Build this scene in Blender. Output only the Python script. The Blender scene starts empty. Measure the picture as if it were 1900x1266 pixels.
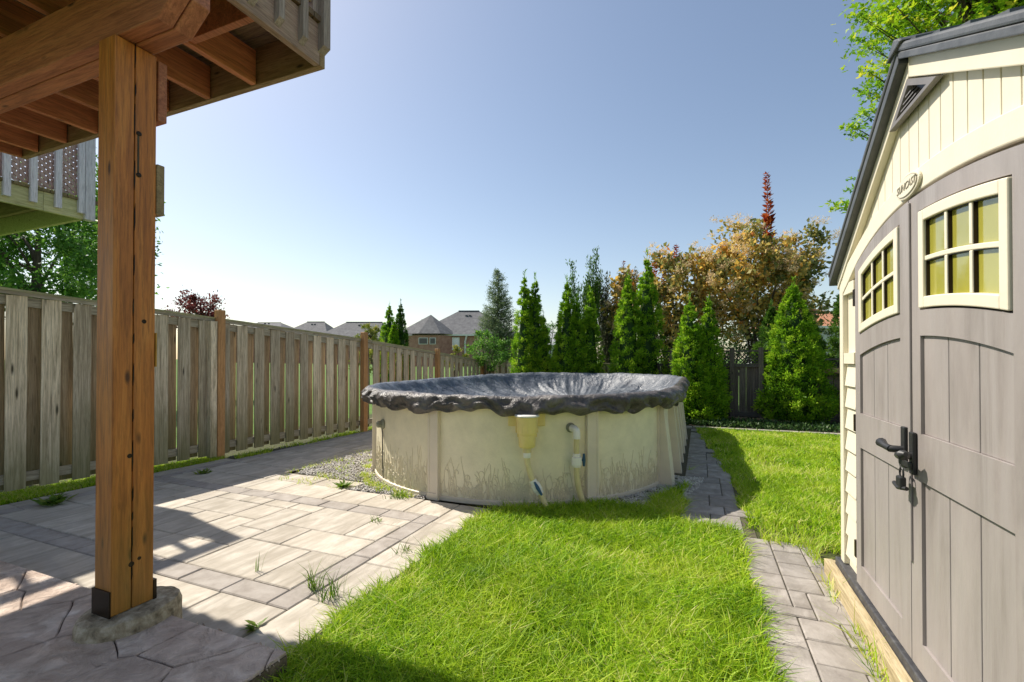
import bpy, bmesh, math, random
import numpy as np
from mathutils import Vector, Matrix, noise
R = math.radians
PI = math.pi
rnd = random.Random(7)
rng = np.random.default_rng(7)
SC = bpy.context.scene
COL = SC.collection

# ------------------------------------------------------------------ camera, sky, sun, exposure
YAW = 22.1
cam = bpy.data.cameras.new("camera")
cam.sensor_width = 36.0
cam.lens = 860 / 1900 * 36
cam.shift_y = 0.0129
cam.clip_start = 0.05
cam.clip_end = 2000
camo = bpy.data.objects.new("camera", cam)
COL.objects.link(camo)
camo.location = (0, 0, 1.3)
camo.rotation_euler = (R(90.5), 0, R(YAW))
SC.camera = camo

SUN_TO = Vector((-0.80, 0.17, 1.0)).normalized()
world = bpy.data.worlds.new("World")
SC.world = world
world.use_nodes = True
_nt = world.node_tree
_bg = _nt.nodes["Background"]
_sky = _nt.nodes.new("ShaderNodeTexSky")
_sky.sky_type = 'NISHITA'
_sky.sun_disc = False
_sky.sun_elevation = math.asin(SUN_TO.z)
_sky.sun_rotation = math.atan2(SUN_TO.x, SUN_TO.y)
_sky.altitude = 100
_sky.air_density = 1.0
_sky.dust_density = 1.0
_sky.ozone_density = 1.0
_tn = _nt.nodes.new("ShaderNodeMix"); _tn.data_type = 'RGBA'; _tn.blend_type = 'MULTIPLY'; _tn.inputs[0].default_value = 1
_tn.inputs[7].default_value = (.98, .905, .83, 1)      # summer haze takes some blue out of the sky
_nt.links.new(_sky.outputs[0], _tn.inputs[6])
_nt.links.new(_tn.outputs[2], _bg.inputs[0])
_bg.inputs[1].default_value = 0.12
sun = bpy.data.lights.new("sun", 'SUN')
sun.energy = 4.4
sun.angle = R(0.5)
sun.color = (1.0, 0.93, 0.82)
suno = bpy.data.objects.new("sun", sun)
COL.objects.link(suno)
suno.rotation_euler = (-SUN_TO).to_track_quat('-Z', 'Y').to_euler()
suno.location = (-20, 5, 30)
SC.view_settings.view_transform = 'Standard'
SC.view_settings.look = 'None'
SC.view_settings.exposure = 0.62
SC.view_settings.gamma = 1.0
SC.view_settings.use_curve_mapping = False

_F = Vector((-math.sin(R(YAW)), math.cos(R(YAW)), 0))
_RT = Vector((math.cos(R(YAW)), math.sin(R(YAW)), 0))
def at(px, py, Z):
    """world point Z metres ahead of the camera, seen at pixel px,py of the photograph"""
    p = _F * Z + _RT * ((px - 950) / 860 * Z)
    return Vector((p.x, p.y, 1.3 + (665 - py) / 860 * Z))
def gr(px, Z):
    p = at(px, 0, Z); p.z = 0; return p

# ------------------------------------------------------------------ materials
def _nodes(name):
    m = bpy.data.materials.new(name); m.use_nodes = True
    nt = m.node_tree
    return m, nt, nt.nodes["Principled BSDF"]
def N(nt, typ, **kw):
    n = nt.nodes.new(typ)
    for k, v in kw.items():
        if k.startswith('i_'):
            key = k[2:]
            n.inputs[int(key) if key.isdigit() else key.replace('_', ' ')].default_value = v
        else: setattr(n, k, v)
    return n
def L(nt, a, b): nt.links.new(a, b)
def ramp(nt, fac, stops):
    r = nt.nodes.new("ShaderNodeValToRGB")
    el = r.color_ramp.elements
    while len(el) < len(stops): el.new(0.5)
    for e, (p, c) in zip(el, stops):
        e.position = p; e.color = tuple(c) + (1,)
    L(nt, fac, r.inputs[0]); return r.outputs[0]
def mix(nt, fac, a, b, mode='MIX'):
    n = nt.nodes.new("ShaderNodeMix"); n.data_type = 'RGBA'; n.blend_type = mode
    for sock, v in ((n.inputs[0], fac), (n.inputs[6], a), (n.inputs[7], b)):
        if hasattr(v, 'links') or isinstance(v, bpy.types.NodeSocket): L(nt, v, sock)
        elif isinstance(v, (int, float)): sock.default_value = v
        else: sock.default_value = tuple(v) + (1,)
    return n.outputs[2]
def coords(nt, stretch=(1, 1, 1), world_space=False, rand=True):
    tc = nt.nodes.new("ShaderNodeTexCoord")
    if world_space:
        g = nt.nodes.new("ShaderNodeNewGeometry"); src = g.outputs["Position"]
    else: src = tc.outputs["Object"]
    if rand:
        oi = nt.nodes.new("ShaderNodeObjectInfo")
        mu = N(nt, "ShaderNodeVectorMath", operation='SCALE'); mu.inputs[0].default_value = (37.1, 91.7, 53.3)
        L(nt, oi.outputs["Random"], mu.inputs[3])
        ad = N(nt, "ShaderNodeVectorMath", operation='ADD')
        L(nt, src, ad.inputs[0]); L(nt, mu.outputs[0], ad.inputs[1]); src = ad.outputs[0]
    mp = nt.nodes.new("ShaderNodeMapping"); mp.inputs["Scale"].default_value = stretch
    L(nt, src, mp.inputs["Vector"])
    return mp.outputs[0]
def noise_t(nt, vec, scale, detail=6, rough=0.6, dist=0.0):
    n = N(nt, "ShaderNodeTexNoise"); n.inputs["Scale"].default_value = scale
    n.inputs["Detail"].default_value = detail; n.inputs["Roughness"].default_value = rough
    n.inputs["Distortion"].default_value = dist
    L(nt, vec, n.inputs["Vector"]); return n.outputs["Fac"]
def bump(nt, bs, h, strength=0.5, dist=0.01):
    b = N(nt, "ShaderNodeBump"); b.inputs["Strength"].default_value = strength
    b.inputs["Distance"].default_value = dist
    L(nt, h, b.inputs["Height"]); L(nt, b.outputs[0], bs.inputs["Normal"])
def math_n(nt, op, a, b=0.0):
    n = N(nt, "ShaderNodeMath", operation=op)
    for s, v in ((n.inputs[0], a), (n.inputs[1], b)):
        if isinstance(v, bpy.types.NodeSocket): L(nt, v, s)
        else: s.default_value = v
    return n.outputs[0]

def wood(name, dark, mid, light, axis='z', rough=0.8, moss=None, knots=True, var=0.5, gscale=1.0, bstr=0.5):
    m, nt, bs = _nodes(name)
    st = {'z': (14, 14, 0.9), 'x': (0.9, 14, 14), 'y': (14, 0.9, 14)}[axis]
    v = coords(nt, st)
    f = noise_t(nt, v, 3.0 * gscale, 8, 0.68, 0.6)
    f2 = noise_t(nt, v, 12.0 * gscale, 5, 0.7, 0.3)
    c = ramp(nt, f, [(0.25, dark), (0.5, mid), (0.75, light)])
    c = mix(nt, math_n(nt, 'MULTIPLY', ramp(nt, f2, [(0.35, (1, 1, 1)), (0.55, (0, 0, 0))]), 0.5), c, tuple(x * .45 for x in dark))
    if knots:
        stk = {'z': (6, 6, 2.0), 'x': (2.0, 6, 6), 'y': (6, 2.0, 6)}[axis]
        kv = coords(nt, stk)
        vo = N(nt, "ShaderNodeTexVoronoi"); vo.inputs["Scale"].default_value = 1.6; vo.inputs["Randomness"].default_value = 1
        L(nt, kv, vo.inputs["Vector"])
        kf = ramp(nt, vo.outputs["Distance"], [(0.05, (1, 1, 1)), (0.13, (0, 0, 0))])
        c = mix(nt, kf, c, tuple(x * .35 for x in dark))
    oi = nt.nodes.new("ShaderNodeObjectInfo")
    hv = N(nt, "ShaderNodeHueSaturation")
    val = N(nt, "ShaderNodeMapRange"); val.inputs[3].default_value = 1 - var * .5; val.inputs[4].default_value = 1 + var * .5
    L(nt, oi.outputs["Random"], val.inputs[0]); L(nt, val.outputs[0], hv.inputs["Value"]); L(nt, c, hv.inputs["Color"])
    c = hv.outputs[0]
    if moss:
        g = nt.nodes.new("ShaderNodeNewGeometry"); sx = nt.nodes.new("ShaderNodeSeparateXYZ")
        L(nt, g.outputs["Position"], sx.inputs[0])
        wv = coords(nt, (1.5, 1.5, .5), world_space=True)
        nf = noise_t(nt, wv, 2.0, 5, .6)
        z = math_n(nt, 'ADD', sx.outputs[2], math_n(nt, 'MULTIPLY', nf, -1.4))
        mf = ramp(nt, math_n(nt, 'ADD', z, 0.75), [(0.15, (1, 1, 1)), (0.95, (0, 0, 0))])
        mfac = math_n(nt, 'MULTIPLY', mf, 0.6)
        c = mix(nt, mfac, c, moss)
    L(nt, c, bs.inputs["Base Color"])
    bs.inputs["Roughness"].default_value = rough
    h = math_n(nt, 'ADD', f, math_n(nt, 'MULTIPLY', f2, .5))
    bump(nt, bs, h, bstr, 0.006)
    return m

def speckle(name, c1, c2, c3, scale=20, rough=0.85, bscale=60, bstr=0.4, bdist=0.004, stretch=(1, 1, 1), var=0.0, streak=None, world_space=False):
    m, nt, bs = _nodes(name)
    v = coords(nt, stretch, world_space=world_space, rand=not world_space)
    f = noise_t(nt, v, scale, 8, 0.65, 0.2)
    c = ramp(nt, f, [(0.3, c1), (0.5, c2), (0.72, c3)])
    h = noise_t(nt, v, bscale, 6, 0.7)
    if streak:
        sv = coords(nt, streak[0], world_space=world_space, rand=not world_space)
        sf = noise_t(nt, sv, streak[1], 6, .6, 1.2)
        c = mix(nt, ramp(nt, sf, [(0.35, (.9, .9, .9)), (0.62, (0, 0, 0))]), c, streak[2])
        h = math_n(nt, 'ADD', h, math_n(nt, 'MULTIPLY', sf, 3.0))
    if var:
        oi = nt.nodes.new("ShaderNodeObjectInfo"); hv = N(nt, "ShaderNodeHueSaturation")
        val = N(nt, "ShaderNodeMapRange"); val.inputs[3].default_value = 1 - var * .5; val.inputs[4].default_value = 1 + var * .5
        L(nt, oi.outputs["Random"], val.inputs[0]); L(nt, val.outputs[0], hv.inputs["Value"]); L(nt, c, hv.inputs["Color"])
        c = hv.outputs[0]
    L(nt, c, bs.inputs["Base Color"]); bs.inputs["Roughness"].default_value = rough
    bump(nt, bs, h, bstr, bdist)
    return m

def plain(name, col, rough=0.5, metallic=0.0, bscale=40, bstr=0.1, dirt=0.15):
    m, nt, bs = _nodes(name)
    v = coords(nt)
    f = noise_t(nt, v, 6, 6, .65)
    c = ramp(nt, f, [(0.3, tuple(x * (1 - dirt) for x in col)), (0.7, tuple(min(1, x * (1 + dirt * .5)) for x in col))])
    L(nt, c, bs.inputs["Base Color"]); bs.inputs["Roughness"].default_value = rough; bs.inputs["Metallic"].default_value = metallic
    bump(nt, bs, noise_t(nt, v, bscale, 4, .6), bstr, 0.003)
    return m

def leafm(name, stops, transl=0.35, rough=0.5, patch=None):
    """foliage: colour varies from leaf to leaf by a per-leaf random attribute"""
    m, nt, bs = _nodes(name)
    at_ = N(nt, "ShaderNodeAttribute", attribute_name="tint")
    c = ramp(nt, at_.outputs["Fac"], stops)
    if patch:
        f = noise_t(nt, coords(nt, world_space=True, rand=False), patch[0], 4, .6)
        c = mix(nt, ramp(nt, f, [(0.42, (0, 0, 0)), (0.62, (patch[2],) * 3)]), c, patch[1])
    L(nt, c, bs.inputs["Base Color"]); bs.inputs["Roughness"].default_value = rough
    bs.inputs["Specular IOR Level"].default_value = 0.3
    tr = nt.nodes.new("ShaderNodeBsdfTranslucent"); L(nt, c, tr.inputs["Color"])
    mx = nt.nodes.new("ShaderNodeMixShader"); mx.inputs[0].default_value = transl
    out = nt.nodes["Material Output"]
    L(nt, bs.outputs[0], mx.inputs[1]); L(nt, tr.outputs[0], mx.inputs[2]); L(nt, mx.outputs[0], out.inputs["Surface"])
    return m

M = {}
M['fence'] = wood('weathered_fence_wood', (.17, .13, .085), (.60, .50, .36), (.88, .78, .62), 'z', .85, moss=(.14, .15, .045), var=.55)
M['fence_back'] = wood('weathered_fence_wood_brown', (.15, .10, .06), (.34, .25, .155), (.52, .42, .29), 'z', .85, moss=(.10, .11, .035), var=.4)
M['fence_rail'] = wood('weathered_rail_wood', (.2, .17, .12), (.42, .37, .28), (.6, .54, .42), 'x', .85, var=.2)
M['fence_cap'] = wood('fence_cap_wood', (.2, .19, .10), (.40, .38, .21), (.52, .5, .32), 'x', .85, var=.1)
M['new_post'] = wood('new_post_wood', (.30, .14, .05), (.48, .25, .10), (.58, .34, .16), 'z', .75, var=.15)
M['dark_fence'] = wood('dark_fence_wood', (.06, .045, .035), (.15, .12, .10), (.27, .225, .19), 'z', .85, var=.5)
M['dark_rail'] = wood('dark_rail_wood', (.04, .035, .03), (.09, .08, .07), (.15, .135, .12), 'x', .85, var=.3)
M['tan_rail'] = wood('tan_rail_wood', (.2, .13, .07), (.32, .22, .12), (.42, .3, .17), 'x', .85, var=.3)
M['post'] = wood('stained_post_wood', (.26, .07, .012), (.56, .18, .03), (.74, .29, .06), 'z', .5, moss=(.15, .12, .015), var=.05, gscale=.55, bstr=.35)
M['joist'] = wood('stained_joist_wood', (.28, .085, .035), (.56, .185, .085), (.70, .28, .13), 'y', .65, var=.3, gscale=.7)
M['beam'] = wood('stained_beam_wood', (.26, .07, .035), (.50, .165, .08), (.64, .25, .12), 'x', .6, var=.25, gscale=.6)
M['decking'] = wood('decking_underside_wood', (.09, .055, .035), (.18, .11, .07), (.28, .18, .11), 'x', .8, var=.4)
M['rim'] = wood('grey_brown_rim_wood', (.27, .165, .12), (.48, .30, .235), (.60, .42, .34), 'y', .75, var=.2)
M['rim_x'] = wood('stained_rim_wood', (.19, .11, .05), (.34, .21, .11), (.46, .31, .18), 'x', .75, var=.2)
M['baluster'] = wood('grey_baluster_wood', (.26, .18, .155), (.42, .31, .275), (.54, .43, .39), 'z', .8, var=.25)
M['nb_rim'] = wood('pale_green_rim_wood', (.36, .37, .17), (.56, .57, .30), (.68, .68, .42), 'y', .8, var=.12)
M['nb_joist'] = wood('olive_joist_wood', (.10, .08, .03), (.2, .16, .07), (.3, .25, .12), 'x', .8, var=.3)
M['nb_baluster'] = wood('pale_painted_baluster_wood', (.5, .5, .56), (.68, .69, .75), (.8, .81, .86), 'z', .75, var=.12, knots=False)
M['lattice'] = wood('pinkish_lattice_wood', (.34, .23, .21), (.56, .42, .39), (.68, .55, .52), 'z', .8, var=.3)
M['timber'] = wood('pale_timber', (.32, .24, .12), (.50, .40, .23), (.62, .52, .34), 'y', .75, var=.1)
M['paver'] = speckle('beige_paver_stone', (.40, .355, .285), (.53, .475, .395), (.64, .585, .50), 5, .85, 45, .45, .005, var=.22,
                     streak=((1.0, .22, 1), 9, (.36, .315, .25)))
M['paver_dark'] = speckle('taupe_paver_stone', (.27, .235, .20), (.36, .32, .28), (.44, .40, .355), 9, .85, 60, .3, .003, var=.15)
M['path'] = speckle('grey_paver_stone', (.22, .195, .175), (.345, .315, .285), (.45, .41, .38), 7, .85, 70, .5, .004, var=.25,
                    streak=((1.0, .5, 1), 7, (.23, .205, .18)))
M['joint'] = speckle('joint_sand', (.05, .045, .03), (.09, .08, .05), (.13, .12, .07), 40, .95, 90, .3)
M['stamped'] = speckle('stamped_concrete', (.40, .285, .215), (.72, .57, .46), (.88, .76, .65), 6.5, .6, 20, 1.0, .016, world_space=True,
                       streak=((1, 1, 1), 8.5, (.42, .31, .24)))
M['groove'] = speckle('groove_concrete', (.07, .045, .033), (.12, .085, .065), (.17, .13, .10), 30, .9)
M['slab_side'] = speckle('slab_side_concrete', (.09, .07, .04), (.17, .13, .08), (.27, .22, .15), 22, .9, 60, .9, .01, world_space=True)
M['footing'] = speckle('rough_footing_concrete', (.10, .075, .04), (.36, .29, .19), (.66, .57, .43), 20, .9, 55, 1.0, .012)
M['soil'] = speckle('soil', (.03, .028, .012), (.055, .06, .018), (.075, .10, .02), 14, 1.0, 80, .6, .01, world_space=True)
M['field'] = speckle('far_lawn', (.05, .10, .012), (.08, .16, .018), (.11, .2, .025), 1.2, 1.0, 30, .6, .02, world_space=True)
M['mulch'] = speckle('mulch', (.015, .012, .008), (.035, .028, .018), (.06, .05, .03), 40, 1.0, 90, .8, .01, world_space=True)
M['gravel'] = speckle('gravel_stone', (.34, .31, .28), (.54, .51, .47), (.74, .71, .66), 6, .85, 60, .4, world_space=True)
M['curb'] = speckle('curb_stone', (.25, .23, .19), (.36, .33, .28), (.46, .43, .37), 8, .85, 50, .5, var=.2)
M['pool_wall'] = plain('cream_pool_wall', (.82, .74, .53), .5, 0, 75, .4, .13)
M['pool_post'] = plain('tan_pool_upright', (.72, .63, .50), .45, 0, 40, .08, .08)
M['emboss'] = plain('cream_embossing', (.70, .62, .44), .5)
M['yellowed'] = plain('yellowed_plastic', (.80, .64, .25), .38, 0, 20, .05, .12)
M['hose'] = plain('yellowed_hose', (.68, .58, .30), .45, 0, 20, .05, .2)
M['white_pl'] = plain('white_plastic', (.78, .76, .70), .35, 0, 20, .05, .1)
M['blue_pl'] = plain('blue_plastic', (.012, .07, .16), .35)
M['grey_pl'] = plain('grey_green_plastic', (.24, .24, .17), .5)
M['black'] = plain('black_metal', (.022, .022, .022), .45)
M['bronze'] = plain('dark_bracket_metal', (.03, .018, .01), .4, .6)
M['brass'] = plain('yellow_metal', (.5, .27, .04), .4, .5, 60, .3, .5)
M['shed_cream'] = plain('cream_shed_plastic', (.74, .68, .53), .5, 0, 70, .18, .06)
M['shed_taupe'] = speckle('taupe_shed_plastic', (.22, .195, .18), (.30, .265, .248), (.37, .33, .31), 5, .45, 60, .45, .0025, stretch=(1, 1, .3), world_space=True, streak=((1, 3, .22), 3.2, (.33, .30, .285)))
M['shed_grey'] = plain('grey_vent_plastic', (.2, .185, .175), .45)
M['shed_roof'] = speckle('charcoal_roof_plastic', (.055, .058, .062), (.085, .09, .095), (.12, .125, .13), 10, .5, 80, .3)
M['shed_base'] = speckle('charcoal_base_plastic', (.035, .035, .04), (.055, .055, .06), (.11, .11, .11), 30, .6, 80, .3)
M['emblem_ink'] = plain('emblem_lettering', (.30, .27, .2), .5)
M['brick'] = speckle('brick_wall', (.25, .12, .085), (.36, .19, .14), (.44, .26, .2), 1.5, .9, 20, .3)
M['roof_grey'] = speckle('grey_shingles', (.085, .085, .09), (.125, .125, .13), (.18, .18, .18), 1.6, .9, 4, .4, .05, var=.2, world_space=True)
M['roof_orange'] = speckle('orange_shingles', (.3, .12, .06), (.42, .19, .10), (.5, .25, .14), 2.0, .9, 4, .4, .05)
M['white_trim'] = plain('white_trim', (.7, .69, .66), .5)
M['pale_wall'] = plain('pale_wall', (.5, .5, .5), .7)
M['bark'] = speckle('bark', (.045, .035, .025), (.09, .07, .05), (.15, .12, .09), 12, .95, 40, .8, .01, stretch=(2, 2, .5))
# window panes of the shed: yellow-olive translucent plastic
m, nt, bs = _nodes('olive_pane'); v = coords(nt, rand=False)
L(nt, ramp(nt, noise_t(nt, v, 2.2, 3, .5), [(.3, (.24, .23, .03)), (.7, (.40, .37, .065))]), bs.inputs["Base Color"])
bs.inputs["Roughness"].default_value = .07; bs.inputs["Coat Weight"].default_value = .6; bump(nt, bs, noise_t(nt, v, 5, 2, .5), .15, .01); M['pane'] = m
m, nt, bs = _nodes('house_glass'); bs.inputs["Base Color"].default_value = (.35, .42, .5, 1); bs.inputs["Roughness"].default_value = .1; bs.inputs["Metallic"].default_value = .6; M['glass'] = m
m, nt, bs = _nodes('dark_glass'); bs.inputs["Base Color"].default_value = (.04, .05, .06, 1); bs.inputs["Roughness"].default_value = .1; M['dark_glass'] = m
# pool cover: woven plastic sheet, slightly shiny, wrinkled, dusty
def cover_mat(name, a, b, c3, rough):
    m, nt, bs = _nodes(name)
    v = coords(nt, (1, 1, 1), rand=False)
    f = noise_t(nt, v, 3.5, 8, .62, .4)
    col = ramp(nt, f, [(.3, a), (.52, b), (.72, c3)])
    L(nt, col, bs.inputs["Base Color"])
    L(nt, ramp(nt, noise_t(nt, v, 5, 5, .6), [(.3, (rough - .08,) * 3), (.7, (rough + .15,) * 3)]), bs.inputs["Roughness"])
    vo = N(nt, "ShaderNodeTexVoronoi", feature='F1'); vo.inputs["Scale"].default_value = 7
    wv = N(nt, "ShaderNodeTexNoise"); wv.inputs["Scale"].default_value = 4; L(nt, v, wv.inputs["Vector"])
    mm = N(nt, "ShaderNodeVectorMath", operation='MULTIPLY_ADD'); L(nt, wv.outputs["Color"], mm.inputs[0]); mm.inputs[1].default_value = (.5, .5, .5); L(nt, v, mm.inputs[2])
    L(nt, mm.outputs[0], vo.inputs["Vector"])
    h = math_n(nt, 'ADD', vo.outputs["Distance"], math_n(nt, 'MULTIPLY', noise_t(nt, v, 22, 6, .6, 1.5), .8))
    bump(nt, bs, h, .62, .026)
    bs.inputs["Specular IOR Level"].default_value = .5
    return m
M['cover_in'] = cover_mat('grey_blue_cover_sheet', (.05, .06, .08), (.105, .12, .145), (.30, .31, .32), .42)
M['cover_out'] = cover_mat('charcoal_cover_sheet', (.03, .026, .024), (.085, .075, .07), (.21, .19, .175), .36)

M['grass'] = leafm('grass_blades', [(0, (.06, .17, .006)), (.25, (.20, .40, .010)), (.6, (.42, .64, .02)), (.88, (.64, .74, .07)), (1, (.80, .74, .30))], .45, .5,
                   patch=(1.6, (.46, .56, .03), .35))
M['weed'] = leafm('weed_leaves', [(0, (.06, .14, .01)), (.6, (.14, .26, .02)), (1, (.26, .32, .05))], .4)
M['cedar'] = leafm('cedar_sprays', [(0, (.05, .14, .010)), (.4, (.17, .36, .016)), (.75, (.34, .56, .025)), (1, (.50, .66, .05))], .45, .55)
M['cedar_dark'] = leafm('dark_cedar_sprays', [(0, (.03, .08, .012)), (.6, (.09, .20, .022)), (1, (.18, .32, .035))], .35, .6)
M['spruce'] = leafm('spruce_needles', [(0, (.07, .12, .06)), (.6, (.17, .25, .12)), (1, (.34, .40, .18))], .35, .6)
M['maple'] = leafm('maple_leaves', [(0, (.07, .20, .01)), (.45, (.22, .42, .015)), (.8, (.42, .55, .02)), (1, (.6, .58, .05))], .5, .45)
M['leaf_dark'] = leafm('dark_green_leaves', [(0, (.03, .08, .03)), (.6, (.07, .17, .05)), (1, (.15, .29, .07))], .35)
M['leaf_mid'] = leafm('mid_green_leaves', [(0, (.05, .14, .02)), (.6, (.13, .30, .04)), (1, (.26, .44, .06))], .45)
M['leaf_grey'] = leafm('grey_green_leaves', [(0, (.05, .065, .03)), (.6, (.11, .13, .065)), (1, (.2, .2, .12))], .3)
M['leaf_yellow'] = leafm('yellow_green_leaves', [(0, (.15, .2, .02)), (.6, (.3, .33, .05)), (1, (.5, .4, .1))], .4)
M['leaf_red'] = leafm('red_leaves', [(0, (.1, .02, .02)), (.6, (.22, .05, .05)), (1, (.32, .13, .09))], .3)
M['leaf_redvivid'] = leafm('bright_red_leaves', [(0, (.13, .012, .01)), (.5, (.34, .045, .018)), (1, (.55, .16, .03))], .35)
M['smoke_leaf'] = leafm('smokebush_leaves', [(0, (.12, .15, .05)), (.3, (.32, .33, .10)), (.5, (.60, .46, .14)), (.8, (.85, .56, .11)), (1, (.72, .28, .06))], .45)
M['smoke_puff'] = leafm('smokebush_plumes', [(0, (.62, .44, .24)), (.6, (.82, .63, .37)), (1, (.88, .74, .5))], .5, .9)
M['cover_plant'] = leafm('ground_cover_leaves', [(0, (.02, .05, .015)), (.7, (.05, .12, .02)), (1, (.15, .22, .08))], .3)

# ------------------------------------------------------------------ mesh helpers
class MB:
    def __init__(s): s.v = []; s.f = []
    def quadbox(s, c, o=(0, 0, 0)):
        n = len(s.v); s.v += [tuple(p) for p in c]
        s.f += [tuple(n + i for i in q) for q in ((0, 3, 2, 1), (4, 5, 6, 7), (0, 1, 5, 4), (1, 2, 6, 5), (2, 3, 7, 6), (3, 0, 4, 7))]
    def box(s, x0, x1, y0, y1, z0, z1, ch=0.0):
        if x0 > x1: x0, x1 = x1, x0
        if y0 > y1: y0, y1 = y1, y0
        if z0 > z1: z0, z1 = z1, z0
        if ch <= 0:
            s.quadbox([(x0, y0, z0), (x1, y0, z0), (x1, y1, z0), (x0, y1, z0), (x0, y0, z1), (x1, y0, z1), (x1, y1, z1), (x0, y1, z1)])
        else:   # chamfered top
            n = len(s.v)
            for (a, z) in ((0, z0), (0, z1 - ch), (ch, z1)):
                s.v += [(x0 + a, y0 + a, z), (x1 - a, y0 + a, z), (x1 - a, y1 - a, z), (x0 + a, y1 - a, z)]
            s.f.append((n, n + 3, n + 2, n + 1)); s.f.append((n + 8, n + 9, n + 10, n + 11))
            for k in (0, 4):
                for i in range(4):
                    j = (i + 1) % 4; s.f.append((n + k + i, n + k + j, n + k + 4 + j, n + k + 4 + i))
        return s
    def prism(s, poly, h0, h1, axis='z', inset=0.0):
        """poly 2-D CCW; extruded along axis from h0 to h1. axis 'x': poly=(y,z)  'y': poly=(x,z)"""
        def P(p, h): return {'z': (p[0], p[1], h), 'x': (h, p[0], p[1]), 'y': (p[0], h, p[1])}[axis]
        n = len(s.v); k = len(poly)
        s.v += [P(p, h0) for p in poly] + [P(p, h1) for p in poly]
        s.f.append(tuple(n + i for i in reversed(range(k)))); s.f.append(tuple(n + k + i for i in range(k)))
        for i in range(k):
            j = (i + 1) % k; s.f.append((n + i, n + j, n + k + j, n + k + i))
        return s
    def tube(s, pts, r, sides=8, caps=True, r_end=None):
        pts = [Vector(p) for p in pts]; n0 = len(s.v); m_ = len(pts)
        up = None
        for i, p in enumerate(pts):
            d = (pts[min(i + 1, m_ - 1)] - pts[max(i - 1, 0)])
            if d.length < 1e-9: d = Vector((0, 0, 1))
            d.normalize()
            if up is None: up = d.orthogonal().normalized()
            else:
                up = (up - d * up.dot(d))
                up = up.normalized() if up.length > 1e-6 else d.orthogonal().normalized()
            q = d.cross(up)
            rr = r[i] if isinstance(r, (list, tuple)) else (r if r_end is None else r + (r_end - r) * i / max(1, m_ - 1))
            for k in range(sides):
                a = 2 * PI * k / sides
                s.v.append(tuple(p + up * (rr * math.cos(a)) + q * (rr * math.sin(a))))
        for i in range(m_ - 1):
            for k in range(sides):
                a = n0 + i * sides + k; b = n0 + i * sides + (k + 1) % sides
                s.f.append((a, b, b + sides, a + sides))
        if caps:
            s.f.append(tuple(n0 + k for k in reversed(range(sides)))); s.f.append(tuple(n0 + (m_ - 1) * sides + k for k in range(sides)))
        return s
    def lathe(s, prof, c=(0, 0, 0), sides=24, axis=Vector((0, 0, 1))):
        axis = Vector(axis).normalized(); u = axis.orthogonal().normalized(); w = axis.cross(u); c = Vector(c)
        n0 = len(s.v)
        for (r, h) in prof:
            for k in range(sides):
                a = 2 * PI * k / sides
                s.v.append(tuple(c + axis * h + u * (r * math.cos(a)) + w * (r * math.sin(a))))
        for i in range(len(prof) - 1):
            for k in range(sides):
                a = n0 + i * sides + k; b = n0 + i * sides + (k + 1) % sides
                s.f.append((a, b, b + sides, a + sides))
        s.f.append(tuple(n0 + k for k in reversed(range(sides)))); s.f.append(tuple(n0 + (len(prof) - 1) * sides + k for k in range(sides)))
        return s
    def mesh(s, name, mat, smooth=False):
        me = bpy.data.meshes.new(name); me.from_pydata(s.v, [], s.f); me.validate()
        bm = bmesh.new(); bm.from_mesh(me); bmesh.ops.recalc_face_normals(bm, faces=bm.faces); bm.to_mesh(me); bm.free()
        me.materials.append(mat)
        if smooth:
            me.polygons.foreach_set("use_smooth", [True] * len(me.polygons)); 
            try: me.set_sharp_from_angle(angle=R(40))
            except Exception: pass
        return me
    def build(s, name, mat, parent=None, smooth=False, loc=(0, 0, 0), bevel=0.0):
        return link(name, s.mesh(name, mat, smooth), parent, loc, bevel=bevel)
def link(name, me, parent=None, loc=(0, 0, 0), rot=(0, 0, 0), bevel=0.0):
    o = bpy.data.objects.new(name, me); COL.objects.link(o)
    o.location = loc; o.rotation_euler = rot
    if parent is not None: o.parent = parent
    if bevel:
        b = o.modifiers.new("bevel", 'BEVEL'); b.width = bevel; b.segments = 2; b.limit_method = 'ANGLE'; b.angle_limit = R(40)
    return o
def thing(name, label, cat, loc=(0, 0, 0), rz=0.0, group=None):
    o = bpy.data.objects.new(name, None); COL.objects.link(o)
    o.empty_display_size = .2; o.location = loc; o.rotation_euler = (0, 0, rz)
    return tag(o, label, cat, group)
def tag(o, label=None, cat=None, group=None, kind=None):
    if label: o['label'] = label
    if cat: o['category'] = cat
    if group: o['group'] = group
    if kind: o['kind'] = kind
    return o
def np_mesh(name, verts, quads=None, tris=None, tint=None, mat=None, smooth=False):
    """fast mesh; tint: per-vertex float attribute"""
    me = bpy.data.meshes.new(name)
    nq = 0 if quads is None else len(quads); ntr = 0 if tris is None else len(tris)
    me.vertices.add(len(verts)); me.vertices.foreach_set("co", np.asarray(verts, dtype=np.float32).ravel())
    loops = []; starts = []; pos = 0
    if nq: loops.append(np.asarray(quads).ravel()); starts.append(np.arange(nq) * 4); pos = nq * 4
    if ntr: loops.append(np.asarray(tris).ravel()); starts.append(pos + np.arange(ntr) * 3)
    lp = np.concatenate(loops).astype(np.int32); st = np.concatenate(starts).astype(np.int32)
    me.loops.add(len(lp)); me.loops.foreach_set("vertex_index", lp)
    me.polygons.add(len(st)); me.polygons.foreach_set("loop_start", st)
    if tint is not None:
        a = me.attributes.new("tint", 'FLOAT', 'POINT'); a.data.foreach_set("value", np.asarray(tint, dtype=np.float32))
    me.update(calc_edges=True)
    if smooth: me.polygons.foreach_set("use_smooth", [True] * len(me.polygons))
    if mat: me.materials.append(mat)
    return me
def unit(a): return a / np.maximum(np.linalg.norm(a, axis=-1, keepdims=True), 1e-9)
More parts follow.
